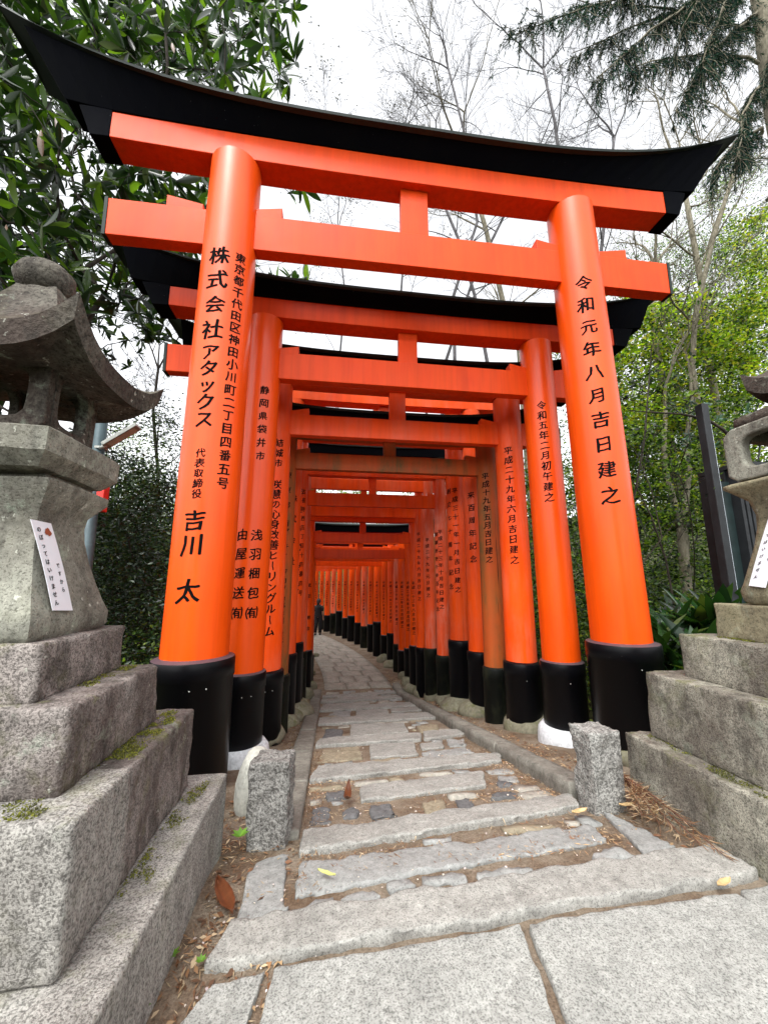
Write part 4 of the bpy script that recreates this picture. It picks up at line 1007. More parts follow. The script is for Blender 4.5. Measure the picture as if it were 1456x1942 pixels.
# ------------------------------------------------------------------ a visitor far down the tunnel
def person():
    yp = 20.0; P = atY(603, 1191, yp); gzp = gz(yp)
    root = empty('person', (P[0], yp, gzp), (0, 0, radians(160)), 'person in black clothes walking far down the tunnel by the left pillars', 'person')
    me = bpy.data.meshes.new('body'); bm = bmesh.new(); lay = bm.verts.layers.skin.verify()
    J = dict(pel=(0, 0, .93), wa=(0, .01, 1.08), ch=(0, 0, 1.28), nk=(0, 0, 1.43), n2=(0, -.01, 1.49), hd=(0, -.015, 1.57), h2=(0, 0, 1.66),
             sl=(-.17, 0, 1.38), el=(-.22, .03, 1.12), wl=(-.22, -.05, .88), hl=(-.22, -.07, .80), sr=(.17, 0, 1.38), er=(.22, .04, 1.12), wr=(.23, 0, .88), hr=(.23, -.02, .80),
             pl=(-.09, 0, .88), kl=(-.10, -.09, .50), al=(-.10, .0, .09), tl=(-.10, -.14, .03), pr=(.09, 0, .88), kr=(.10, .0, .48), ar=(.10, .14, .10), tr=(.10, .02, .03))
    Rr = dict(pel=.145, wa=.125, ch=.15, nk=.07, n2=.055, hd=.09, h2=.085, sl=.062, el=.045, wl=.03, hl=.035, sr=.062, er=.045, wr=.03, hr=.035, pl=.095, kl=.06, al=.042, tl=.035, pr=.095, kr=.06, ar=.042, tr=.035)
    vv = {n: bm.verts.new(p) for n, p in J.items()}
    for a, b in ('pel wa', 'wa ch', 'ch nk', 'nk n2', 'n2 hd', 'hd h2', 'ch sl', 'sl el', 'el wl', 'wl hl', 'ch sr', 'sr er', 'er wr', 'wr hr', 'pel pl', 'pl kl', 'kl al', 'al tl', 'pel pr', 'pr kr', 'kr ar', 'ar tr') and [s.split() for s in ('pel wa', 'wa ch', 'ch nk', 'nk n2', 'n2 hd', 'hd h2', 'ch sl', 'sl el', 'el wl', 'wl hl', 'ch sr', 'sr er', 'er wr', 'wr hr', 'pel pl', 'pl kl', 'kl al', 'al tl', 'pel pr', 'pr kr', 'kr ar', 'ar tr')]:
        bm.edges.new((vv[a], vv[b]))
    # five short fingers and a thumb side on each hand
    for s, w in ((-1, 'hl'), (1, 'hr')):
        hx, hy, hz = J[w]
        for i in range(5):
            dx = (-.03 + .015 * i) if i < 4 else .0; dy = 0 if i < 4 else -.04
            a = bm.verts.new((hx + dx * .4, hy - .01 + dx + dy * .4, hz - .05)); b = bm.verts.new((hx + .01 * s, hy - .02 + dx + dy, hz - (.10 if i < 4 else .07) - .006 * (i % 3)))
            bm.edges.new((vv[w], a)); bm.edges.new((a, b)); Rr[a] = .011; Rr[b] = .008
    for n_, v_ in vv.items(): v_[lay].radius = (Rr[n_], Rr[n_] * (.8 if n_ in ('ch', 'wa', 'pel') else 1))
    for v_ in bm.verts:
        if v_ in Rr: v_[lay].radius = (Rr[v_], Rr[v_])
    vv['pel'][lay].use_root = True
    bm.to_mesh(me); bm.free(); me.materials.append(M_SKIN)
    o = bpy.data.objects.new('body', me); COL.objects.link(o); o.parent = root
    o.modifiers.new('skin', 'SKIN').use_smooth_shade = True; o.modifiers.new('sub', 'SUBSURF').levels = 1
    mb = MB(); lathe(mb, [(.17, .86), (.175, 1.0), (.16, 1.12), (.185, 1.28), (.17, 1.38), (.09, 1.45), (.07, 1.46)], (0, 0, 0), 24); mb.v = [v * (1.12, .85, 1) for v in mb.v]
    for s in (-1, 1): tube(mb, [(.15 * s, 0, 1.39), (.20 * s, .02, 1.25), (.225 * s, .03, 1.14)], [.085, .078, .07], 10)
    mb.build('shirt', M_CLOTH, root)
    mb = MB()
    tube(mb, [(-.085, 0, .95), (-.10, -.08, .5), (-.10, -.01, .10)], [.125, .09, .075], 12); tube(mb, [(.085, 0, .95), (.10, .0, .5), (.10, .12, .12)], [.125, .09, .075], 12)
    mb.build('trousers', M_CLOTH, root)
    mb = MB(); boulder(mb, (0, .015, 1.635), (.108, .112, .125), 3, 2, .03); boulder(mb, (0, .07, 1.55), (.085, .06, .12), 5, 2, .03); mb.build('hair', M_HAIR, root)
    fm = MB(); tube(fm, [(0, -.105, 1.60), (0, -.122, 1.575), (0, -.108, 1.565)], [.008, .012, .01], 6); fm.build('nose', M_SKIN, root)
    for s in (-1, 1):
        fm = MB(); boulder(fm, (.035 * s, -.098, 1.61), (.014, .008, .008), 1, 1, 0); fm.build('eye', M_HAIR, root)
        fm = MB(); boulder(fm, (.100 * s, -.005, 1.59), (.012, .02, .03), 1, 1, 0); fm.build('ear', M_SKIN, root)
    fm = MB(); boulder(fm, (0, -.103, 1.535), (.025, .008, .007), 1, 1, 0); fm.build('mouth', M_STAMP, root)
    for s, y_ in ((-1, -.05), (1, .08)):
        fm = MB(); boulder(fm, (.10 * s, y_, .045), (.05, .13, .05), 2, 2, .02); fm.build('shoe', M_HAIR, root)
person()

# ------------------------------------------------------------------ vegetation
def tree(name, label, cat, root_pts, pts, trunk_mat, leaf_mat, leaf, group=None, tip=.004, k=.42, rmax=.2, wob=.06, bias=.35, extra=None):
    r0 = np.asarray(root_pts[0], float)
    root = empty(name, tuple(r0), label=label, cat=cat, group=group)
    nodes, par = connect(root_pts, pts, wob, bias)
    mb = MB(); skel_mesh(mb, nodes, par, tip, k, rmax); mb.build('trunk', trunk_mat, root, loc=r0)
    if leaf is not None:
        V, F_ = leaf; fast_mesh('crown', V - r0, F_, leaf_mat, root)
    if extra: extra(root, r0, nodes)
    return root
def rosettes(pts, n, L, W, axis=None, spread=.6, droop=.12):
    """whorls of long leaves round shoot tips"""
    C = []; D = []; Nn = []; Ls = []
    for p in pts:
        ax = np.array([rng.gauss(0, .5), rng.gauss(0, .5), rng.uniform(-.2, 1.0)]); ax /= np.linalg.norm(ax)
        a = np.cross(ax, (.3, .8, .1)); a /= np.linalg.norm(a); b = np.cross(ax, a)
        m = rng.randint(max(3, n - 3), n + 2); s0 = rng.uniform(.75, 1.15)
        for i in range(m):
            t = 2.4 * i + rng.uniform(-.3, .3); o_ = rng.uniform(.3, 1.35)
            d = ax * cos(o_) + (a * cos(t) + b * sin(t)) * sin(o_); d[2] -= .15
            C.append(p + ax * rng.uniform(-.05, .04)); D.append(d); Nn.append(ax * sin(o_) - (a * cos(t) + b * sin(t)) * cos(o_) + np.array([0, 0, .25])); Ls.append(L * s0 * rng.uniform(.65, 1.1))
    Ls = np.array(Ls)
    return leaf_arrays(np.array(C), np.array(D), np.array(Nn), Ls, Ls * W / L, .16, 2, droop)

# loquat-like tree leaning over the left lantern and the first gate
rects = [(-120, -40, 120, 560, 1.1), (100, 20, 330, 130, 1.3), (230, -40, 560, 200, 1.5), (150, 300, 420, 480, 1.2), (100, 480, 300, 600, .9), (430, 330, 605, 400, .9), (300, 340, 420, 420, .6),
         (480, 500, 605, 560, .9), (240, 520, 330, 660, .9), (0, 400, 160, 600, .9), (300, 470, 400, 520, .8), (-100, 560, 60, 760, .6)]
pts = np.concatenate([sample_px(rects, 560, 4.2, 6.6), sample_px([(-180, 60, 10, 520), (-150, -60, 230, 420), (0, 180, 260, 560), (230, -40, 520, 90)], 150, 3.3, 4.6)])
keep = []
for p in pts:      # stay clear of the first gate's timbers and of the lantern
    if p[0] > -3.9 and p[1] < 4.15: continue
    if -3.2 < p[0] < 4.6 and 3.95 < p[1] < 4.6 and p[2] < 4.95: continue
    keep.append(p)
pts = np.array(keep)
def dead(root, r0, nodes):
    for p, d, n_, L, W in ((atY(78, 245, 4.3), (.12, 0, -1.), (0., -1, .1), .36, .075), (atY(104, 222, 4.3), (.35, 0, -.9), (.1, -1, .3), .36, .06), (atY(326, 80, 4.5), (.2, 0, -.8), (0, -1, 0), .16, .05), (atY(12, 425, 4.3), (.2, 0, -1), (0, -1, .2), .16, .04)):
        V, F_ = leaf_arrays(np.array([p]), np.array([d]), np.array([n_], float), np.array([L]), np.array([W]), .2, 2, .1)
        fast_mesh('dead_leaf', V - r0, F_, L_BROWN, root, True)
tree('loquat_tree', 'large-leaved dark evergreen tree leaning over the left lantern and nearest gate', 'tree', [(-4.3, 4.9, -.3), (-4.1, 4.9, 1.2), (-3.8, 4.8, 2.6), (-3.4, 4.8, 3.8), (-3.0, 4.9, 5.0)], pts, K_DARK, L_LOQUAT,
     rosettes(pts, 9, .33, .082), tip=.0045, k=.42, rmax=.14, extra=dead)
# finer leaves filling in behind it
pts = sample_px([(-150, -50, 420, 470), (-100, 200, 300, 700), (330, 20, 480, 120)], 700, 6.8, 9)
tree('evergreen_tree', 'dense dark evergreen tree filling the top left corner behind the large leaves', 'tree', [(-7.5, 8.5, -.5), (-7.2, 8.4, 2), (-6.7, 8.2, 4.5), (-6.0, 8, 7)], pts, K_DARK, L_DARK, rosettes(pts, 9, .22, .065), tip=.006, rmax=.2)

# shrubs between the left lantern and the gates
for (rc, n, y0, y1, base, lab, lm, per, sp) in (
    ([(120, 880, 330, 1260), (190, 780, 340, 900, .6)], 150, 4.6, 7.0, (-3.6, 6.0), 'dark small-leaved shrub between the left lantern and the nearest gate', L_DARK, 150, .17),
    ([(-150, 850, 150, 1200)], 80, 4.2, 6.5, (-4.8, 5.0), 'dark shrub seen through and behind the left lantern', L_DARK, 150, .2),
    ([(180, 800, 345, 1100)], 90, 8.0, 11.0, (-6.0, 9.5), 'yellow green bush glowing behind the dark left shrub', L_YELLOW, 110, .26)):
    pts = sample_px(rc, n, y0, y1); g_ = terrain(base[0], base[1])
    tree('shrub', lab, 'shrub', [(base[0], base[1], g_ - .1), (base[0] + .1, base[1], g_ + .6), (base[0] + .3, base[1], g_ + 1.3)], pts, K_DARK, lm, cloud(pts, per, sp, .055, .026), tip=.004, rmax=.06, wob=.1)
# bare twiggy tree against the sky behind the lantern roof
def recurse(mb, p, d, L, r, depth, tips, up=.12, spread=.55, n=None):
    d = d / np.linalg.norm(d); pts = [p]; rr = [r]; cur = p; dd = d; ns = 4
    for i in range(ns):
        dd = dd + np.array([rng.gauss(0, .10), rng.gauss(0, .10), rng.gauss(0, .06) + up * .15]); dd /= np.linalg.norm(dd)
        cur = cur + dd * L / ns; pts.append(cur); rr.append(max(.0036, r * (1 - .38 * (i + 1) / ns)))
        if depth > 0 and i >= 1 and rng.random() < .55:
            sd = dd + np.array([rng.gauss(0, spread), rng.gauss(0, spread), rng.gauss(.1, spread * .7)])
            recurse(mb, cur, sd, L * rng.uniform(.45, .72), rr[-1] * .62, depth - 1, tips, up, spread)
    tube(mb, pts, rr, 7 if r > .02 else (4 if r > .006 else 3), closed=False)
    if depth == 0: tips.append(cur)
    if depth > 0:
        for s in range(2 if rng.random() < .8 else 3):
            sd = dd + np.array([rng.gauss(0, spread * .75), rng.gauss(0, spread * .75), rng.gauss(.08, spread * .5)])
            recurse(mb, cur, sd, L * rng.uniform(.6, .85), rr[-1] * .8, depth - 1, tips, up, spread)
def bare_tree(label, Y, line, rad, depth, L, m, group='bare trees beyond the gates', buds=0, spread=.5, name='bare_tree'):
    """line: the trunk seen as pixels at distance Y, ending where it forks"""
    P = [atY(u, v, Y) for u, v in line]
    if abs(P[0][0] - pathx(Y)) < 2.6:        # rooted beside the tunnel, leaning over it only above the roofs
        P = [p for p in P if p[2] > 4.6]; sd = 1 if P[0][0] > pathx(Y) - .2 else -1; xb = pathx(Y) + sd * 3.3
        P = [np.array([xb * .96 + P[0][0] * .04, Y, 2.6]), np.array([xb * .6 + P[0][0] * .4, Y, min(4.4, P[0][2] - .2)])] + P
    g_ = terrain(P[0][0], Y); base = np.array([P[0][0] - (P[1][0] - P[0][0]) * .3, Y, g_ - .2])
    full = [base] + ([P[0] * .5 + base * .5 + (rng.uniform(-.1, .1), 0, 0)] if P[0][2] > g_ + 1 else []) + P
    root = empty(name, tuple(base), label=label, cat='tree', group=group); mb = MB(); tips = []
    rr = list(np.linspace(rad, rad * .55, len(full))); tube(mb, full, rr, 10)
    d = full[-1] - full[-2]
    for s in range(3): recurse(mb, full[-1], d / np.linalg.norm(d) + np.array([rng.gauss(0, .45), rng.gauss(0, .4), .1]), L, rr[-1] * .75, depth, tips, spread=spread)
    for i in range(2, len(full) - 1):
        if full[i][2] < 4.2 and abs(full[i][0] - pathx(Y)) < 4: continue
        for s in range(2):
            q = full[i] + (full[i + 1] - full[i]) * rng.random(); recurse(mb, q, np.array([rng.gauss(0, 1), rng.gauss(0, .6), .6]), L * .7, rr[i] * .4, max(1, depth - 1), tips, spread=spread)
    mb.build('trunk', m, root, loc=base)
    if buds and tips:
        T = np.array(tips); V, F_ = cloud(T, buds, .05, .07, .035); fast_mesh('crown', V - base, F_, L_BUD, root)
bare_tree('bare grey tree forking just above the middle right of the nearest roof', 9, [(1090, 620), (1075, 420), (1052, 232), (1030, 130)], .07, 4, 1.9, K_GREY)
bare_tree('slender bare tree in the sky left of the fork, with dry buds', 10, [(860, 560), (905, 420), (880, 250), (850, 130)], .06, 4, 1.5, K_GREY, spread=.4)
bare_tree('pale bare tree crossing the gap under the nearest lintel', 12, [(985, 660), (960, 600), (920, 430), (890, 330)], .13, 4, 2.3, K_PALE)
bare_tree('bare tree behind the right pillar of the second gate', 8, [(1120, 700), (1135, 520), (1150, 380), (1165, 260)], .06, 4, 1.6, K_GREY)
bare_tree('leaning bare tree right of the right roof tip, dark and thin', 7, [(1312, 700), (1318, 600), (1350, 460), (1390, 330), (1415, 240)], .075, 4, 1.5, K_PALE)
bare_tree('thick pale tree with peeling bark beside the leaning thin one', 8.5, [(1345, 690), (1335, 570), (1312, 440), (1296, 350)], .11, 4, 1.9, K_PALE)
bare_tree('short forked pale tree right of the nearest right pillar', 8, [(1250, 700), (1240, 620), (1236, 560), (1243, 500)], .10, 3, 1.3, K_PALE)
bare_tree('fine twiggy bare tree low in the sky behind the left lantern roof', 9, [(300, 900), (290, 780), (300, 700)], .05, 5, 1.25, K_DARK, spread=.7)
bare_tree('sparse budding tree in the upper middle of the sky', 11, [(760, 560), (770, 420), (760, 250)], .05, 3, 1.5, K_GREY, buds=3, spread=.4)
bare_tree('crooked bare tree showing between the beams left of the centre struts', 10.5, [(930, 720), (900, 560), (868, 450), (830, 360)], .07, 4, 1.7, K_GREY, spread=.65)
bare_tree('bare tree showing between the beams right of the centre struts', 13, [(840, 700), (900, 520), (960, 400), (1000, 330)], .08, 4, 2.1, K_GREY, spread=.65)
bare_tree('bare tree with pale twigs beside the left pillar of the second gate', 13, [(640, 720), (655, 560), (640, 440)], .05, 4, 1.7, K_GREY, buds=2, spread=.6)
# a forked trunk with pale bark low on the right
root = empty('forked_tree', tuple(atY(1305, 1150, 7)), label='pale forked trunk standing in the maple leaves low on the right', cat='tree'); r0 = atY(1305, 1150, 7)
mb = MB(); tube(mb, [atY(u, v, 7) for u, v in ((1308, 1230), (1303, 1130), (1296, 1050), (1292, 1000))], [.11, .10, .095, .09], 12)
tube(mb, [atY(u, v, 7) for u, v in ((1293, 1010), (1280, 960), (1262, 900), (1258, 850), (1262, 780))], [.075, .065, .06, .055, .04], 10)
tube(mb, [atY(u, v, 7) for u, v in ((1292, 1010), (1300, 950), (1306, 890), (1300, 840), (1312, 760))], [.07, .06, .058, .05, .04], 10); tips = []
for q in ((1262, 780), (1312, 760)): recurse(mb, atY(*q, 7), np.array([0, 0, 1.]), 1.2, .035, 3, tips)
mb.build('trunk', K_PALE, root, loc=r0)
# dark thin stems in the right foreground
for (line, Y, r, lab) in (([(1210, 1080), (1255, 1020), (1235, 930), (1215, 880)], 4.6, .012, 'thin dark curved sapling low beside the nearest right pillar'), ([(1275, 1130), (1262, 1060), (1235, 980), (1210, 930)], 5.0, .018, 'thin dark sapling arching towards the nearest right pillar'),
                        ([(1185, 1010), (1205, 930), (1222, 830), (1232, 700)], 5.4, .022, 'dark upright stem just right of the nearest right pillar')):
    P = [atY(u, v, Y) for u, v in line]; b0 = np.array([P[0][0] + .05, Y, terrain(P[0][0], Y) - .05]); o = empty('sapling', tuple(b0), label=lab, cat='sapling', group='thin saplings right of the gates')
    mb = MB(); tube(mb, [b0] + P, list(np.linspace(r, r * .5, len(P) + 1)), 8); tips = []
    recurse(mb, P[-1], P[-1] - P[-2], .7, r * .45, 2, tips); recurse(mb, P[1], np.array([.6, 0, .6]), .6, r * .4, 2, tips); mb.build('trunk', K_DARK, o, loc=b0)
    V, F_ = cloud(np.array(tips), 5, .08, .06, .03); fast_mesh('crown', V - b0, F_, L_GREEN, o)

# maples and other leafy trees on the right
def layered(rects, n, y0, y1, per, sp, L, W, flat=.35):
    pts = sample_px(rects, n, y0, y1); return pts, cloud(pts, per, sp, L, W, .1, 1.6, flat)
for (rc, n, y0, y1, base, lab, lm, per, sp, L, W) in (
    ([(1120, 620, 1330, 820), (1200, 560, 1420, 700), (1150, 780, 1350, 1000)], 330, 7, 9.5, (7.6, 8.4), 'bright green maple with layered leaves right of the nearest gate', L_MAPLE, 80, .22, .10, .06),
    ([(1330, 560, 1480, 760), (1380, 400, 1560, 640), (1260, 660, 1456, 900)], 300, 8, 11, (10.8, 9.5), 'green maple rising to the right edge behind the pale trunks', L_MAPLE, 80, .25, .10, .06),
    ([(1120, 940, 1400, 1180), (1000, 880, 1180, 1200, .5), (1180, 760, 1400, 1000)], 330, 6, 9.5, (6.4, 8.8), 'low leafy bush filling the gap between the right pillars and the shed', L_GREEN, 90, .20, .085, .05),
    ([(1180, 450, 1400, 620), (1300, 300, 1520, 560, .6), (1330, 450, 1520, 700)], 330, 11, 14, (13.5, 12.5), 'feathery dark green conifer on the slope behind the maples', L_GREEN, 90, .32, .11, .035),
    ([(1000, 660, 1200, 1180), (1150, 560, 1420, 1150)], 420, 10, 14, (9.5, 13), 'broad green tree glimpsed between the right pillars', L_GREEN, 90, .36, .09, .045)):
    pts, lf = layered(rc, n, y0, y1, per, sp, L, W); g_ = terrain(*base)
    tree('maple_tree' if lm is L_MAPLE else ('shrub' if 'bush' in lab else 'leafy_tree'), lab, 'shrub' if 'bush' in lab else 'tree', [(base[0], base[1], g_ - .1), (base[0], base[1], g_ + 1), (base[0] - .2, base[1], g_ + 2.2)], pts, K_GREY, lm, lf, tip=.004, rmax=.12, wob=.08, group=None)
# nandina sprays in front of the shed
pts = sample_px([(1290, 755, 1440, 850)], 26, 4.6, 5.6); base = (5.6, 5.3); g_ = terrain(*base)
tree('nandina_shrub', 'blue green shrub with glossy sprays arching above the dark shed post', 'shrub', [(base[0], base[1], g_), (base[0] - .1, base[1], g_ + 1.2)], pts, K_DARK, L_NAND, rosettes(pts, 9, .12, .03), tip=.003, rmax=.03)
# a dark horizontal branch
o = empty('dark_branch', tuple(atY(1400, 850, 4.2)), label='long dark leafy branch reaching left from the right lantern window', cat='branch'); b0 = atY(1400, 850, 4.2)
mb = MB(); tube(mb, [atY(u, v, 4.2) for u, v in ((1400, 850), (1372, 815), (1340, 795), (1290, 785), (1240, 782), (1190, 778))], [.02, .02, .017, .013, .010, .005], 8); tips = []
for q in ((1340, 795), (1290, 785), (1240, 782)): recurse(mb, atY(*q, 4.2), np.array([-.6, 0, .4]), .35, .006, 2, tips)
mb.build('trunk', K_DARK, o, loc=b0); V, F_ = rosettes(np.array(tips), 5, .10, .035); fast_mesh('crown', V - b0, F_, L_GREEN, o)

# cedar hanging in the top right corner
def cedar():
    base = np.array([6.1, 4.6, .2]); root = empty('cedar_tree', tuple(base), label='cedar trunk and drooping dark sprays in the top right corner', cat='tree')
    mb = MB(); top = [base, atY(1540, 520, 4.6), atY(1492, 330, 4.6), atY(1466, 200, 4.6), atY(1440, 0, 4.6), atY(1400, -200, 4.6)]
    tube(mb, top, [.17, .16, .15, .135, .125, .12], 14)
    C = []; D = []; Ls = []
    arms = [((1440, 60), (1080, 10)), ((1430, -40), (960, 60)), ((1440, 120), (1200, 130)), ((1430, -60), (1130, 150)), ((1450, 250), (1350, 330)), ((1440, -20), (1080, 110)), ((1450, 100), (1520, 360)), ((1440, 20), (1280, 210)), ((1450, 380), (1560, 380)), ((1430, -120), (1180, -10)), ((1430, -70), (1330, 120)), ((1440, 160), (1400, 300)), ((1435, -150), (1290, 60))]
    for (a, b) in arms:
        Y0 = rng.uniform(4.0, 4.7); Y1 = Y0 - rng.uniform(.0, .9); A = atY(a[0], a[1], 4.6); B = atY(b[0], b[1], Y1); pl_ = []
        for t in np.linspace(0, 1, 9): pl_.append(A + (B - A) * t + np.array([rng.gauss(0, .03), rng.gauss(0, .03), .25 * sin(pi * t)]))
        tube(mb, pl_, list(np.linspace(.03, .006, 9)), 6)
        Lab = np.linalg.norm(B - A)
        for i in range(int(30 * Lab)):
            t = rng.uniform(.12, 1); q = A + (B - A) * t + np.array([0, 0, .25 * sin(pi * t)]); d = (B - A) / Lab * .5 + np.array([rng.gauss(0, .45), rng.gauss(0, .45), -.95 + rng.gauss(0, .25)])
            d /= np.linalg.norm(d); Ln = rng.uniform(.2, .75); sp = [q]
            for s in range(4): d = d + np.array([rng.gauss(0, .1), rng.gauss(0, .1), -.10]); d /= np.linalg.norm(d); sp.append(sp[-1] + d * Ln / 4)
            tube(mb, sp, [.005, .004, .004, .003, .002], 3, closed=False)
            for s in range(4):
                for w in range(10):
                    f = sp[s] + (sp[s + 1] - sp[s]) * rng.random(); dd = (sp[s + 1] - sp[s]); dd = dd / np.linalg.norm(dd) + np.array([rng.gauss(0, .45), rng.gauss(0, .45), rng.gauss(-.05, .3)])
                    C.append(f); D.append(dd); Ls.append(rng.uniform(.035, .085))
    mb.build('trunk', K_PALE, root, loc=base)
    C = np.array(C); D = np.array(D); Ls = np.array(Ls)
    V, F_ = leaf_arrays(C, D, rdir(len(C)), Ls * 1.25, Ls * .15, .1); fast_mesh('crown', V - base, F_, L_CEDAR, root)
cedar()

# broad strap-leaved plants beside the right gate pillar
def strap_plant(c, n, L, label, seed):
    R_ = random.Random(seed); C = []; D = []; Nn = []; Ls = []
    root = empty('aspidistra', tuple(c), label=label, cat='plant', group='broad leaved plants at the right gate pillar')
    for i in range(n):
        a = R_.uniform(0, 2 * pi); o_ = R_.uniform(.1, .85); d = np.array([cos(a) * sin(o_), sin(a) * sin(o_), cos(o_)]); p = np.array([cos(a) * .12 * R_.random(), sin(a) * .12 * R_.random(), R_.uniform(0, .12)])
        C.append(p); D.append(d); Nn.append(np.array([cos(a) * -cos(o_), sin(a) * -cos(o_), sin(o_)])); Ls.append(L * R_.uniform(.6, 1.15))
    Ls = np.array(Ls); V, F_ = leaf_arrays(np.array(C), np.array(D), np.array(Nn), Ls, Ls * .19, .12, 2, .38)
    fast_mesh('leaves', V, F_, L_ASP, root, True)
for i, (u, Y, z) in enumerate(((1225, 3.9, .25), (1262, 4.3, .45), (1300, 3.9, .42), (1335, 4.2, .5), (1285, 3.5, .2), (1250, 3.4, .05), (1370, 3.9, .6), (1330, 3.4, .3), (1300, 4.8, .5), (1390, 4.3, .6))):
    x = atY(u, 1200, Y)[0]
    strap_plant((x, Y, z), 26, .62, 'broad glossy leaved plant, %s from the left in the clump beyond the right black sleeve' % ['first', 'third', 'fifth', 'eighth', 'fourth', 'second', 'ninth', 'seventh', 'sixth', 'tenth'][i], i)

# far woodland
def wood(name, boxes, n, per, sp, L, W, m):
    pts = []
    for _ in range(n):
        b = rng.choice(boxes); pts.append((rng.uniform(b[0], b[1]), rng.uniform(b[2], b[3]), rng.uniform(b[4], b[5])))
    V, F_ = cloud(np.array(pts), per, sp, L, W, .2, .6, .7); o = fast_mesh(name, V, F_, m); tag(o, kind='stuff'); return o
o = wood('woodland_left', [(-22, -5.5, 11, 22, -1.5, 4.5), (-10, -4.0, 8.5, 14, -1, 3.2), (-7, -3.2, 7, 9, -1, 2.5)], 900, 70, .5, .15, .07, L_DARK); tag(o, 'dark evergreen woodland behind the left side of the gate tunnel', 'woodland')
o = wood('woodland_right', [(6.5, 24, 15, 26, -1, 7), (4.2, 9, 10, 16, -1, 4.0), (12, 24, 9, 16, 0, 7)], 1000, 70, .5, .14, .07, L_GREEN); tag(o, 'green woodland on the slope behind the right side of the gate tunnel', 'woodland')
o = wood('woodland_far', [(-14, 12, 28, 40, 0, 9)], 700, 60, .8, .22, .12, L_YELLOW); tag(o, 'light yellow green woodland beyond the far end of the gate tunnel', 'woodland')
o = wood('undergrowth', [(3.3, 6.5, 4.5, 10, -.9, .9), (-4.6, -1.7, 3.4, 9, -1.0, .7)], 420, 110, .2, .07, .035, L_GREEN); tag(o, 'low leafy undergrowth on both sides of the gate tunnel', 'undergrowth')

# ------------------------------------------------------------------ litter, moss, single leaves
def on_soil(x, y): return gz(y) - .026 + .009 * fbm((x, y, 0), 5)
def litter(name, areas, n, L, W, m, lab, zoff=.004, z=None):
    C = []; w = [(b[1] - b[0]) * (b[3] - b[2]) for b in areas]
    for _ in range(n):
        b = rng.choices(areas, w)[0]; x, y = rng.uniform(b[0], b[1]), rng.uniform(b[2], b[3])
        C.append((x, y, (on_soil(x, y) if z is None else z) + zoff + rng.uniform(0, .008)))
    C = np.array(C); D = rdir(len(C)); D[:, 2] *= .15; Nn = rdir(len(C), 3.0); s = nr.uniform(.5, 1.4, len(C))
    V, F_ = leaf_arrays(C, D, Nn, L * s, W * s, .15); o = fast_mesh(name, V, F_, m); tag(o, lab, name.replace('_', ' '), kind='stuff')
side = [(-.52, -.14, 1.25, 2.45), (-.62, -.33, 2.45, 4.5), (-.5, -.2, 1.3, 1.9), (1.82, 2.3, 2.6, 4.2), (1.62, 1.96, 1.75, 2.5), (1.82, 2.2, 4.2, 9.5), (-.5, -.34, 4.5, 9.5), (1.65, 2.0, 10.2, 12)]
litter('pine_needles', side + [(-.12, 1.6, 2.1, 4.0)], 9000, .035, .0035, L_LITTER, 'rusty dry needles scattered along the kerbs')
litter('leaf_litter', side, 2300, .035, .014, L_LITTER, 'small dry brown leaves along the kerbs and pillar feet')
litter('fallen_petals', [(-.52, -.15, 1.25, 2.4), (-.12, 1.6, 1.9, 4.6), (-.5, .0, 1.3, 1.8), (-.12, 0.05, 2.0, 5)], 420, .012, .009, L_PETAL, 'pale cherry petals scattered over the path soil', .012)
litter('step_needles', [(-.1, 1.55, 2.02, 2.22), (-.12, -.02, 1.9, 4.5), (1.45, 1.62, 2.6, 5)], 3200, .03, .0035, L_LITTER, 'reddish needles caught in the joints of the steps', .01)
def moss_patch(areas, z, n, name, lab, side_face=None):
    C = []
    for (x0, x1, y0, y1) in areas:
        for _ in range(int(n * (x1 - x0) * (y1 - y0))):
            x, y = rng.uniform(x0, x1), rng.uniform(y0, y1)
            if noise.noise(Vector((x * 13, y * 13, z))) + .4 * noise.noise(Vector((x * 50, y * 50, z))) > .02 + .25 * rng.random(): C.append((x, y, z + .002))
    C = np.array(C); D = rdir(len(C), .5); s = nr.uniform(.5, 1.5, len(C))
    V, F_ = leaf_arrays(C, D, rdir(len(C), .8), .0065 * s, .004 * s, .1); o = fast_mesh(name, V, F_, L_MOSS); tag(o, lab, 'moss', kind='stuff')
moss_patch([(-.80, -.70, 1.45, 2.2), (-.96, -.78, 1.30, 1.48)], .657, 90000, 'moss', 'yellow green moss on the second step of the left lantern pedestal')
moss_patch([(-.665, -.58, 1.55, 2.32)], .29, 60000, 'moss', 'yellow green moss on the lowest step of the left lantern pedestal')
moss_patch([(-.915, -.86, 1.55, 2.0)], .917, 60000, 'moss', 'thin moss on the third step of the left lantern pedestal')
moss_patch([(2.04, 2.085, 1.5, 2.45), (2.0, 2.04, 1.6, 2.0)], .316, 50000, 'moss', 'moss along the lowest step of the right lantern pedestal')
moss_patch([(2.30, 2.36, 1.7, 2.1)], .968, 60000, 'moss', 'moss at the foot of the top pedestal block of the right lantern')
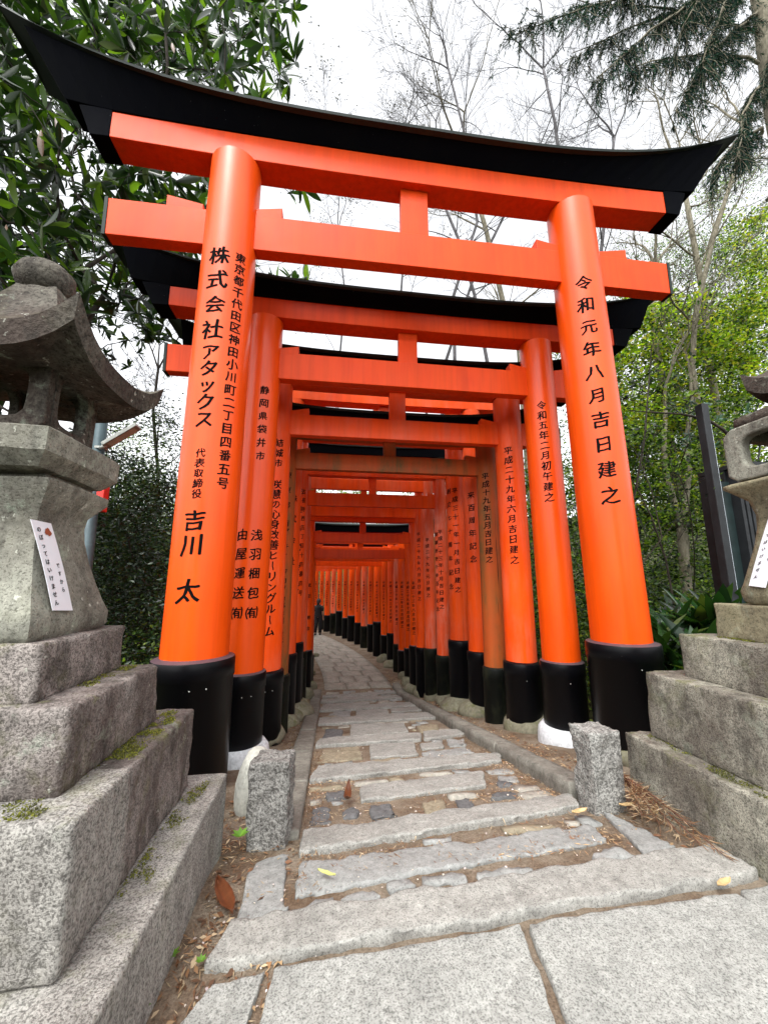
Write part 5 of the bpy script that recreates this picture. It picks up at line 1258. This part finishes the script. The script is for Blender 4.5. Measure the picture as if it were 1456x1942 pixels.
def one_leaf(P, d, L, W, m, label, curl=.25, name='fallen_leaf', z=.012):
    P = np.array(P, float); C = P + (0, 0, z)
    prof = [(0, .03), (.06, .3), (.15, .6), (.3, .92), (.5, 1.0), (.7, .88), (.85, .55), (.95, .2), (1, .02)]; d = np.array([d[0], d[1], 0.]); d /= np.linalg.norm(d); s = np.array([d[1], -d[0], 0]); V = []; Fc = []
    for j, (t, w) in enumerate(prof):
        c = C + d * L * t + np.array([0, 0, curl * L * (t - .5) ** 2])
        for q in (-1, -.5, 0, .5, 1): V.append(c + s * W * .5 * w * q + np.array([0, 0, abs(q) ** 1.5 * W * .28 + .003 * sin(t * 40) * abs(q)]))
    for j in range(len(prof) - 1):
        for q in range(4): Fc.append((j * 5 + q, j * 5 + q + 1, (j + 1) * 5 + q + 1, (j + 1) * 5 + q))
    mb = MB(); mb.add(V, Fc, True); mb.v = [v - P for v in mb.v]; o = mb.build(name, m); o.location = P
    md = o.modifiers.new('thick', 'SOLIDIFY'); md.thickness = .0012
    tag(o, label, 'leaf', 'fallen leaves on the path')
M_BRLEAF = plain('glossy brown leaf', (.10, .032, .012), .35, 0, .4, 25); M_TANLEAF = plain('tan dry leaf', (.48, .33, .16), .6, 0, .3, 25); M_YLEAF = plain('yellow green leaf', (.45, .45, .15), .6, 0, .2, 25)
a, b = gnd(440, 1748), gnd(412, 1682); one_leaf(a, b - a, np.linalg.norm(b - a) * 1.05, .062, M_BRLEAF, 'large glossy brown ribbed leaf at the left end of the front step', .12, z=.015)
a, b = gnd(657, 1532), gnd(665, 1488); one_leaf(a, b - a, .20, .05, M_BRLEAF, 'curled brown leaf standing on the path left of centre', 1.0, z=.01)
a, b = gnd(636, 1674), gnd(604, 1665); one_leaf(a, b - a, .09, .02, M_YLEAF, 'small yellow green leaf on the grey tread slab', .2, z=.022)
a, b = gnd(1085, 1552), gnd(1122, 1545); one_leaf(a, b - a, .11, .035, M_TANLEAF, 'tan leaf lying just in front of the right granite post', .2, z=.022)
a, b = gnd(1240, 1560), gnd(1255, 1535); one_leaf(a, b - a, .11, .035, M_TANLEAF, 'pale yellow leaf in the litter right of the right granite post', .5, z=.03)
a, b = gnd(1362, 1690), gnd(1392, 1678); one_leaf(a, b - a, .09, .03, M_TANLEAF, 'tan leaf at the right end of the front step', .2, z=.015)
a, b = gnd(1175, 1540), gnd(1205, 1537); one_leaf(a, b - a, .10, .03, M_TANLEAF, 'long tan leaf touching the foot of the right granite post', .3, z=.03)
for i, (u, v, s, lab) in enumerate(((326, 1822, .03, 'bright green seedling at the foot of the left pedestal, middle of three'), (380, 1832, .022, 'tiny bright green seedling at the left end of the front step'), (268, 1925, .03, 'bright green seedling nearest the bottom edge of the photo'), (455, 1592, .05, 'green weed between the left pedestal and the left granite post'), (1278, 1545, .05, 'green weed against the right pedestal step'), (1348, 1582, .06, 'little green maple seedling against the right pedestal step'))):
    P = atZ(u, v, -.01) if v > 1560 else gnd(u, v); C = []; D = []
    for k_ in range(7): a = k_ * .9; C.append((0, 0, .012)); D.append((cos(a), sin(a), .5))
    V, F_ = leaf_arrays(np.array(C), np.array(D), np.tile([0, 0, 1.], (7, 1)) + rdir(7) * .2, s, s * .5, .1); o = fast_mesh('seedling', V, F_, L_SPROUT); o.location = P; tag(o, lab, 'seedling', 'green seedlings along the path')
# dead cedar sprig leaning by the right pedestal
P = np.array([1.90, 2.62, .05]); o = empty('dead_branch', tuple(P), label='dead reddish conifer branch lying along the right pedestal step', cat='branch')
mb = MB(); C = []; D = []
for s in range(5):
    a = np.array([1.90, 2.60 - s * .04, .06 - s * .012]); b = np.array([1.88 - s * .035, 1.85 + s * .08, .02])
    pl_ = [a + (b - a) * t + (0, 0, .03 * sin(pi * t)) for t in np.linspace(0, 1, 7)]; tube(mb, pl_, list(np.linspace(.008, .002, 7)), 5)
    for _ in range(150): t = rng.random(); C.append(a + (b - a) * t + (0, 0, .03 * sin(pi * t))); D.append((b - a) + np.array([rng.gauss(0, .5), rng.gauss(0, .3), rng.gauss(.05, .2)]))
mb.build('stem', plain('dead twig', (.12, .05, .03), .8), o, loc=P); V, F_ = leaf_arrays(np.array(C), np.array(D), rdir(len(C)), .07, .004, .1); fast_mesh('needles', V - P, F_, L_LITTER, o)
bpy.data.objects.remove(_fo)
